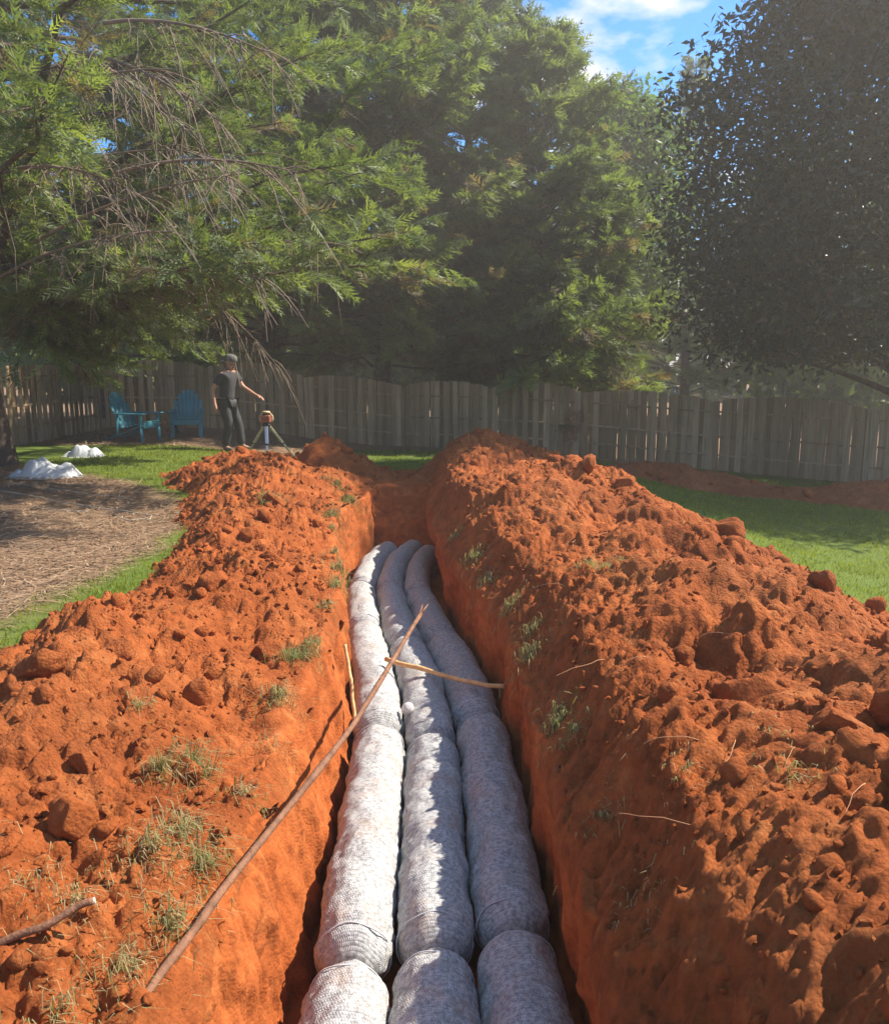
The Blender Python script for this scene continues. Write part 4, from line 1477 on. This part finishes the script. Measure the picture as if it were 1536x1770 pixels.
orn = empty('mushroom_ornament', (-5.88, 18.0, gz(-5.88, 18.0)))
tag(orn, 'small rusty mushroom ornament standing between the turquoise chairs', 'ornament')
rust = simple('rusty_metal', (0.26, 0.115, 0.06), 0.8, 0.4, 25, 0.3)
for (x, y, h, r) in ((0, 0, .30, .075), (.10, .06, .18, .055)):
    MB().lathe([(0.022, -0.02), (0.018, h * .4), (0.016, h - .03)], 10, (x, y, 0)).build('stem', rust, orn, True)
    MB().lathe([(0.01, h - .04), (r, h - .035), (r * .93, h + r * .2), (r * .6, h + r * .55), (r * .15, h + r * .72)], 14, (x, y, 0)).build('cap', rust, orn, True)


# ------------------------------------------------------------------ plastic sheets
def plastic(label, loc, rx, ry, h, seed, rot):
    nr_, nt_ = 46, 96
    r = np.linspace(0, 1, nr_)
    th = np.linspace(0, 2 * PI, nt_, endpoint=False)
    TH, RR = np.meshgrid(th, r)
    x = RR * np.cos(TH) * rx
    y = RR * np.sin(TH) * ry
    edge = 1 + 0.16 * fbm(np.cos(TH) * 1.8 + seed, np.sin(TH) * 1.8, 3, seed)
    x, y = x * edge, y * edge
    u = x / rx
    w_ = y / ry
    lobes = np.zeros_like(u)
    for c_, cw, wd, wy_, hh_ in ((-0.12, 0.0, 0.50, 0.8, 1.0), (0.58, -0.1, 0.36, 0.62, 0.78), (-0.72, -0.1, 0.28, 0.5, 0.42), (0.2, 0.1, 0.6, 0.85, 0.62)):
        q_ = 1 - ((u - c_ + 0.10 * noise2(w_ * 3 + seed, u * 3, seed + 4)) / wd) ** 2 - ((w_ - cw) / wy_) ** 2
        lobes = np.maximum(lobes, hh_ * np.clip(q_, 0, 1) ** 0.62)
    f1 = np.abs(fbm(x * 3.0 + seed + w_ * 0.6, y * 2.2 + u, 3, seed + 1))
    f2 = np.abs(fbm(x * 9 + seed, y * 6, 2, seed + 2))
    z = h * (0.06 + lobes) * (1 - RR ** 6) * (1.0 - 0.20 * f1 - 0.10 * f2)
    ca, sa = math.cos(rot), math.sin(rot)
    V = np.stack([x * ca - y * sa + loc[0], x * sa + y * ca + loc[1], np.maximum(z, -0.03) + loc[2] + 0.01], -1).reshape(-1, 3)
    i = np.arange(nr_ - 1)[:, None] * nt_
    k = np.arange(nt_)[None]
    F = np.stack([i + k, i + nt_ + k, i + nt_ + (k + 1) % nt_, i + (k + 1) % nt_], -1).reshape(-1, 4)
    o = mk('plastic_sheet', V, F, M['plastic'])
    tag(o, label, 'plastic sheet', 'crumpled plastic on the ground')
    return o


m, nt, p = new_mat('crumpled_white_plastic')
p.inputs['Base Color'].default_value = (0.72, 0.73, 0.74, 1)
p.inputs['Roughness'].default_value = 0.35
tr = nt.nodes.new('ShaderNodeBsdfTranslucent')
tr.inputs[0].default_value = (0.75, 0.76, 0.74, 1)
mx = nt.nodes.new('ShaderNodeMixShader')
mx.inputs[0].default_value = 0.35
nt.links.new(p.outputs[0], mx.inputs[1])
nt.links.new(tr.outputs[0], mx.inputs[2])
nt.links.new(mx.outputs[0], nt.nodes['Material Output'].inputs[0])
bump(nt, p, pos_noise(nt, 28, 4, 0.6), 0.6, 0.02)
M['plastic'] = m
plastic('large crumpled white plastic sheet lying in the sun on the mulch', (-5.62, 12.0, gz(-5.6, 12)), 0.52, 0.34, 0.27, 3, 0.05)
plastic('smaller crumpled plastic sheet in shade beside the side fence', (-6.12, 14.5, gz(-6.1, 14.5)), 0.36, 0.28, 0.19, 8, -0.1)


def cord(label, pts, r, seed, name='twine'):
    n = 60
    pts = np.array(pts, float)
    t = np.linspace(0, 1, n)
    P = np.stack([np.interp(t, np.linspace(0, 1, len(pts)), pts[:, k]) for k in range(2)], 1)
    ker = np.ones(9) / 9
    P = np.stack([np.convolve(np.pad(P[:, k], 4, mode='edge'), ker, 'valid') for k in range(2)], 1)
    P += np.stack([noise2(t * 9 + seed, t * 0, seed), noise2(t * 9, t * 0 + seed, seed + 1)], 1) * 0.05
    z = ground_z(P[:, 0], P[:, 1]) + 0.03 + 0.008 * noise2(t * 12, t * 0, seed + 2)
    V, F = tube(np.column_stack([P, z]), np.full(n, r), 6)
    o = mk(name, V, F, M['cord'])
    tag(o, label, 'twine', 'pale twine on the mulch bed')


M['cord'] = simple('pale_twine', (0.42, 0.34, 0.24), 0.7, 0.2, 20)
cord('pale twine looped on the mulch, ending in a small curl', [(-5.7, 10.6), (-4.6, 9.9), (-3.6, 9.1), (-3.1, 8.9), (-3.0, 8.7), (-3.25, 8.6), (-3.4, 8.8)], 0.006, 3)
cord('pale twine stretched over the mulch just short of the white sheet', [(-5.8, 11.2), (-4.8, 10.6), (-3.6, 9.8)], 0.005, 5)
cord('short length of pale twine on the dark mulch', [(-4.6, 9.4), (-4.1, 9.1), (-3.8, 9.05)], 0.005, 7)

# ------------------------------------------------------------------ small things by the trench
m, nt, p = new_mat('clear_plastic')
p.inputs['Base Color'].default_value = (0.8, 0.76, 0.72, 1)
p.inputs['Roughness'].default_value = 0.25
p.inputs['Transmission Weight'].default_value = 0.35
cap = MB().lathe([(0.012, -.035), (0.034, -.033), (0.038, -.01), (0.033, .0), (0.036, .012), (0.030, .032), (0.012, .036)], 18).build('plastic_plug', m, None, True)
cap.location = (-.225, 4.98, -.475)
cap.rotation_euler = (0.9, 0.35, 0)
tag(cap, 'small translucent plastic plug lying between two white bundles', 'plastic plug')

cup = empty('cup', (-2.66, 15.4, gz(-2.66, 15.4)))
tag(cup, 'small whitish cup standing on the ground behind the tripod', 'cup')
cm = simple('white_cup', (0.55, 0.53, 0.60), 0.4, 0.1)
MB().lathe([(0.034, 0), (0.046, .11), (0.046, .115), (0.042, .113), (0.030, .006)], 18).build('body', cm, cup, True)
MB().lathe([(0.048, .112), (0.049, .124), (0.040, .130)], 18).build('lid', cm, cup, True)

# ------------------------------------------------------------------ laser level on its tripod
TX, TY = -2.9, 14.0
tz = gz(TX, TY)
tri = empty('tripod', (TX, TY, tz))
tag(tri, 'aluminium tripod with pale spread legs standing behind the clay heap', 'tripod')
alu = simple('aluminium', (0.62, 0.63, 0.64), 0.35, 0.1, 15, metal=0.6)
wood = simple('pale_leg', (0.55, 0.47, 0.24), 0.5, 0.2, 15)
dark = simple('black_plastic', (0.03, 0.028, 0.026), 0.5, 0.2)
orange = simple('orange_housing', (0.36, 0.115, 0.05), 0.45, 0.2)
cream = simple('cream_handle', (0.62, 0.46, 0.24), 0.45, 0.15)
HT = 0.60 - tz
MB().lathe([(0.03, HT - .06), (0.065, HT - .05), (0.07, HT - .01), (0.06, HT)], 14).build('head', dark, tri, True)
for k, an in enumerate((math.radians(-82), math.radians(22), math.radians(158))):
    dx, dy = math.cos(an), math.sin(an)
    sp_ = 0.16 if k == 0 else 0.52
    f_ = Vector((dx * sp_, dy * sp_, 0.0))
    tp = Vector((dx * 0.045, dy * 0.045, HT - 0.04))
    md = tp.lerp(f_, 0.45)
    up = MB().bar(tp, md, 0.052, 0.034, up=(dx, dy, 0)).build('leg', alu if k == 0 else wood, tri, bevel=0.004)
    MB().bar(tp.lerp(f_, 0.38), f_, 0.034, 0.024, up=(dx, dy, 0)).build('lower_section', alu if k == 0 else wood, up, bevel=0.003)
    MB().box(md, (0.06, 0.05, 0.03)).build('clamp', dark, up, bevel=0.004)
lv = empty('laser_level', (TX, TY, tz + HT))
tag(lv, 'orange rotating laser level mounted on the tripod', 'laser level')
MB().box((0, 0, 0.075), (0.155, 0.155, 0.12), taper=0.92).build('housing', orange, lv, bevel=0.012)
MB().lathe([(0.07, 0.002), (0.075, 0.012), (0.07, 0.018)], 18).build('base_plate', dark, lv, True)
MB().box((0, -0.0795, 0.075), (0.09, 0.006, 0.05)).build('panel', simple('panel_red', (0.25, 0.06, 0.03), 0.5), lv)
MB().lathe([(0.05, 0.134), (0.052, 0.165)], 16).build('lens_window', dark, lv, True)
MB().lathe([(0.064, 0.166), (0.066, 0.19), (0.05, 0.2)], 16).build('top_cap', cream, lv, True)
for s in (-1, 1):
    MB().tube([(s * 0.085, 0, 0.02), (s * 0.105, 0, 0.06), (s * 0.102, 0, 0.115), (s * 0.06, 0, 0.168)], [0.014] * 4, 8).build('handle', cream, lv, True)

# ------------------------------------------------------------------ fence ornaments, steel posts
def spiral(cx_, cz_, r, turns, start, mb):
    n = int(26 * turns)
    t = np.linspace(0, 1, n)
    an = start + t * turns * 2 * PI
    rr = r * (1 - 0.86 * t)
    mb.tube(np.stack([cx_ + rr * np.cos(an), 0.004 * np.sin(an * 3), cz_ + rr * np.sin(an)], 1), np.full(n, 0.010), 6)


so = empty('scroll_ornament', (2.98, 19.985, -0.22))
so.rotation_euler = (0, 0, math.atan2(-1.1, 4.2))
tag(so, 'rusty wire ornament of linked spirals hanging on the arched fence', 'ornament')
for (cx_, cz_, r, tn, stt) in ((.17, .55, .145, 2.6, 3.6), (.04, .24, .15, 2.8, 0.4), (-.17, .20, .13, 2.2, 4.6), (-.07, .46, .11, 2.0, 2.2), (-.12, .02, .09, 1.8, 1.0), (.0, .62, .07, 1.6, 3.0), (.05, .03, .07, 1.5, 5.0)):
    mb = MB()
    spiral(cx_, cz_, r, tn, stt, mb)
    mb.build('scroll', rust, so, True)

steel = simple('galvanised_steel', (0.34, 0.36, 0.36), 0.5, 0.2, 12, metal=0.5)
for (x, y, zt_, lab) in ((7.35, 18.75, 1.22, 'thin grey steel post standing behind the fence under the dark tree'), (5.15, 19.4, 1.03, 'short grey steel post just topping the arched fence')):
    b = gz(x, y)
    so_ = MB().tube([(x, y, b - .1), (x, y, zt_)], [0.03, 0.03], 10).build('steel_post', steel, None, True)
    tag(so_, lab, 'post')


# ------------------------------------------------------------------ the man
def skinned(name, verts, edges, radii, mat, parent, sub=2, root=0):
    me = bpy.data.meshes.new(name + '_rig')
    me.from_pydata([Vector(v) for v in verts], edges, [])
    o = bpy.data.objects.new(name + '_rig', me)
    C.objects.link(o)
    o.modifiers.new('skin', 'SKIN')
    for i, r in enumerate(radii):
        sv_ = me.skin_vertices[0].data[i]
        sv_.radius = (r, r) if not isinstance(r, tuple) else r
        sv_.use_root = (i == root)
    sb = o.modifiers.new('sub', 'SUBSURF')
    sb.levels = sb.render_levels = sub
    bpy.context.view_layer.update()
    dg = bpy.context.evaluated_depsgraph_get()
    nm = bpy.data.meshes.new_from_object(o.evaluated_get(dg))
    bpy.data.objects.remove(o)
    nm.name = name
    nm.materials.clear()
    nm.materials.append(mat)
    nm.polygons.foreach_set('use_smooth', [True] * len(nm.polygons))
    r = bpy.data.objects.new(name, nm)
    C.objects.link(r)
    r.parent = parent
    return r


skin_m = simple('skin', (0.46, 0.22, 0.14), 0.55, 0.12, 10)
shirt_m = simple('charcoal_shirt', (0.045, 0.042, 0.043), 0.85, 0.25, 14, 0.3)
trous_m = simple('dark_trousers', (0.028, 0.026, 0.026), 0.7, 0.3, 14, 0.3)
cap_m = simple('grey_cap', (0.13, 0.125, 0.11), 0.85, 0.2, 20)
hair_m = simple('dark_beard', (0.03, 0.022, 0.018), 0.9, 0.3, 40)
boot_m = simple('work_boots', (0.12, 0.075, 0.045), 0.8, 0.3, 20)

man = empty('person', (-4.12, 16.3, gz(-4.12, 16.3)), math.radians(-14))
man.scale = (1.08, 1.08, 1.04)
tag(man, 'man in dark t-shirt, trousers and grey cap reaching towards the tripod', 'person')
# faces +X in his own frame; the camera is on his -Y side
J = {'pelvis': (0, 0, .93), 'waist': (.02, 0, 1.06), 'chest': (.05, 0, 1.28), 'upper': (.06, 0, 1.40), 'neck': (.085, 0, 1.475), 'skull0': (.10, 0, 1.545), 'skull1': (.115, 0, 1.61), 'skull2': (.105, 0, 1.69),
     'nose': (.205, 0, 1.585), 'chin': (.165, 0, 1.525), 'ear_r': (.09, -.078, 1.60), 'ear_l': (.09, .078, 1.60),
     'sh_r': (.04, -.185, 1.395), 'el_r': (-.12, -.25, 1.13), 'wr_r': (-.08, -.27, .89), 'pa_r': (-.06, -.275, .82),
     'sh_l': (.09, .185, 1.395), 'el_l': (.20, .24, 1.17), 'wr_l': (.46, .21, 1.02), 'pa_l': (.535, .20, .985),
     'hip_r': (0, -.095, .88), 'kn_r': (.09, -.11, .49), 'an_r': (.0, -.11, .09), 'toe_r': (.15, -.12, .035),
     'hip_l': (.01, .095, .88), 'kn_l': (.16, .11, .50), 'an_l': (.22, .11, .09), 'toe_l': (.38, .12, .035)}
names, verts, radii, edges = [], [], [], []


def jv(n, r):
    names.append(n)
    verts.append(J[n])
    radii.append(r)


for n, r in (('pelvis', (.13, .10)), ('waist', (.125, .095)), ('chest', (.145, .105)), ('upper', (.12, .09)), ('neck', .056), ('skull0', .070), ('skull1', .092), ('skull2', .075),
             ('nose', .016), ('chin', .035), ('ear_r', .020), ('ear_l', .020), ('sh_r', .062), ('el_r', .042), ('wr_r', .029), ('pa_r', .036), ('sh_l', .062), ('el_l', .042), ('wr_l', .029), ('pa_l', .036),
             ('hip_r', .090), ('kn_r', .060), ('an_r', .042), ('toe_r', .035), ('hip_l', .090), ('kn_l', .060), ('an_l', .042), ('toe_l', .035)):
    jv(n, r)
for a_, b_ in (('pelvis', 'waist'), ('waist', 'chest'), ('chest', 'upper'), ('upper', 'neck'), ('neck', 'skull0'), ('skull0', 'skull1'), ('skull1', 'skull2'), ('skull1', 'nose'), ('skull0', 'chin'), ('skull1', 'ear_r'), ('skull1', 'ear_l'),
               ('upper', 'sh_r'), ('sh_r', 'el_r'), ('el_r', 'wr_r'), ('wr_r', 'pa_r'), ('upper', 'sh_l'), ('sh_l', 'el_l'), ('el_l', 'wr_l'), ('wr_l', 'pa_l'),
               ('pelvis', 'hip_r'), ('hip_r', 'kn_r'), ('kn_r', 'an_r'), ('an_r', 'toe_r'), ('pelvis', 'hip_l'), ('hip_l', 'kn_l'), ('kn_l', 'an_l'), ('an_l', 'toe_l')):
    edges.append((names.index(a_), names.index(b_)))


def finger(base, d1, d2, l, r):
    b = Vector(base)
    i0 = len(verts)
    p1 = b + Vector(d1) * l * .5
    p2 = p1 + Vector(d2) * l * .5
    for n, q_, rr in (('f', p1, r), ('f', p2, r * .85)):
        names.append(n + str(len(verts)))
        verts.append(tuple(q_))
        radii.append(rr)
    return i0


for hnd, fd, cd, sd in (('pa_r', (.12, -.05, -1), (.45, 0, -.9), (1, 0, 0)), ('pa_l', (.9, 0, -.4), (.6, 0, -.85), (0, 1, 0))):
    c = Vector(J[hnd])
    for k in range(4):
        b = c + Vector(sd) * (k - 1.5) * .019 + Vector(fd) * .02
        i0 = finger(b, fd, cd, (.085, .095, .09, .07)[k], .0095)
        edges.append((names.index(hnd), i0))
        edges.append((i0, i0 + 1))
    i0 = finger(c + Vector(sd) * -.03, tuple(Vector(fd) * .6 - Vector(sd) * .7), fd, .065, .0105)
    edges.append((names.index(hnd), i0))
    edges.append((i0, i0 + 1))
skinned('body', verts, edges, radii, skin_m, man)


def jl(*ns):
    return [J[n] for n in ns]


# t-shirt: torso and short sleeves
v = jl('pelvis', 'waist', 'chest', 'upper', 'sh_r', 'sh_l')
v[0] = (.015, 0, .86)
slv_r = Vector(J['sh_r']).lerp(Vector(J['el_r']), .72)
slv_l = Vector(J['sh_l']).lerp(Vector(J['el_l']), .72)
v += [tuple(slv_r), tuple(slv_l), (.07, 0, 1.445)]
skinned('shirt', v, [(0, 1), (1, 2), (2, 3), (3, 4), (3, 5), (4, 6), (5, 7), (3, 8)], [(.175, .14), (.165, .13), (.175, .135), (.145, .11), .080, .080, .070, .070, .068], shirt_m, man)
v = [(0, 0, .95)] + jl('hip_r', 'kn_r', 'hip_l', 'kn_l') + [(.0, -.11, .10), (.21, .11, .10)]
skinned('trousers', v, [(0, 1), (1, 2), (2, 5), (0, 3), (3, 4), (4, 6)], [(.155, .125), .112, .086, .112, .086, .074, .074], trous_m, man)
for s, an_, to_ in (('r', 'an_r', 'toe_r'), ('l', 'an_l', 'toe_l')):
    a0, t0 = Vector(J[an_]), Vector(J[to_])
    skinned('boot', [tuple(a0 + Vector((0, 0, .08))), tuple(a0 + Vector((-.01, 0, -.03))), tuple(t0 + Vector((-.06, 0, .012))), tuple(t0 + Vector((.01, 0, 0)))],
            [(0, 1), (1, 2), (2, 3)], [.056, .060, .052, .042], boot_m, man, 1)
# cap worn backwards, beard
hc = Vector((.112, 0, 1.635))
mb = MB()
prof = [(0.112, -0.012), (0.114, 0.03), (0.104, 0.075), (0.075, 0.108), (0.03, 0.122)]
mb.lathe(prof, 18, (0, 0, 0))
mb.v = [(x * 1.06 + z * 0.10 + hc.x, y * 0.92 + hc.y, z - x * 0.12 + hc.z) for x, y, z in mb.v]
mb.build('cap', cap_m, man, True)
mb = MB().lathe([(0.075, 0), (0.078, 0.006), (0.07, 0.012)], 16, (0, 0, 0))
mb.v = [(x * 1.05 + hc.x - .105, y + hc.y, z + hc.z + .0 + (x) * 0.25) for x, y, z in mb.v]
mb.build('cap_brim', simple('lit_cap_brim', (0.5, 0.48, 0.42), 0.8), man, True)  # paler than the cap: light on the brim painted into its colour
skinned('beard', [(.125, -.05, 1.545), (.178, 0, 1.517), (.125, .05, 1.545)], [(0, 1), (1, 2)], [.020, .024, .020], hair_m, man, 1)

# ------------------------------------------------------------------ added volume that lifts dark tones, standing in for lens glare
hz = MB().box((0, 150, 7.2), (1000, 1000, 19.6)).build('glare_veil', bpy.data.materials.new('glare_veil'), None)
hm = hz.data.materials[0]
hm.use_nodes = True
hm.node_tree.nodes.clear()
ho = hm.node_tree.nodes.new('ShaderNodeOutputMaterial')
hv = hm.node_tree.nodes.new('ShaderNodeVolumePrincipled')
hv.inputs['Color'].default_value = (1.0, 0.90, 0.78, 1)
hv.inputs['Density'].default_value = 0.0046
hv.inputs['Anisotropy'].default_value = 0.5
hm.node_tree.links.new(hv.outputs[0], ho.inputs['Volume'])
tag(hz, kind='stuff')
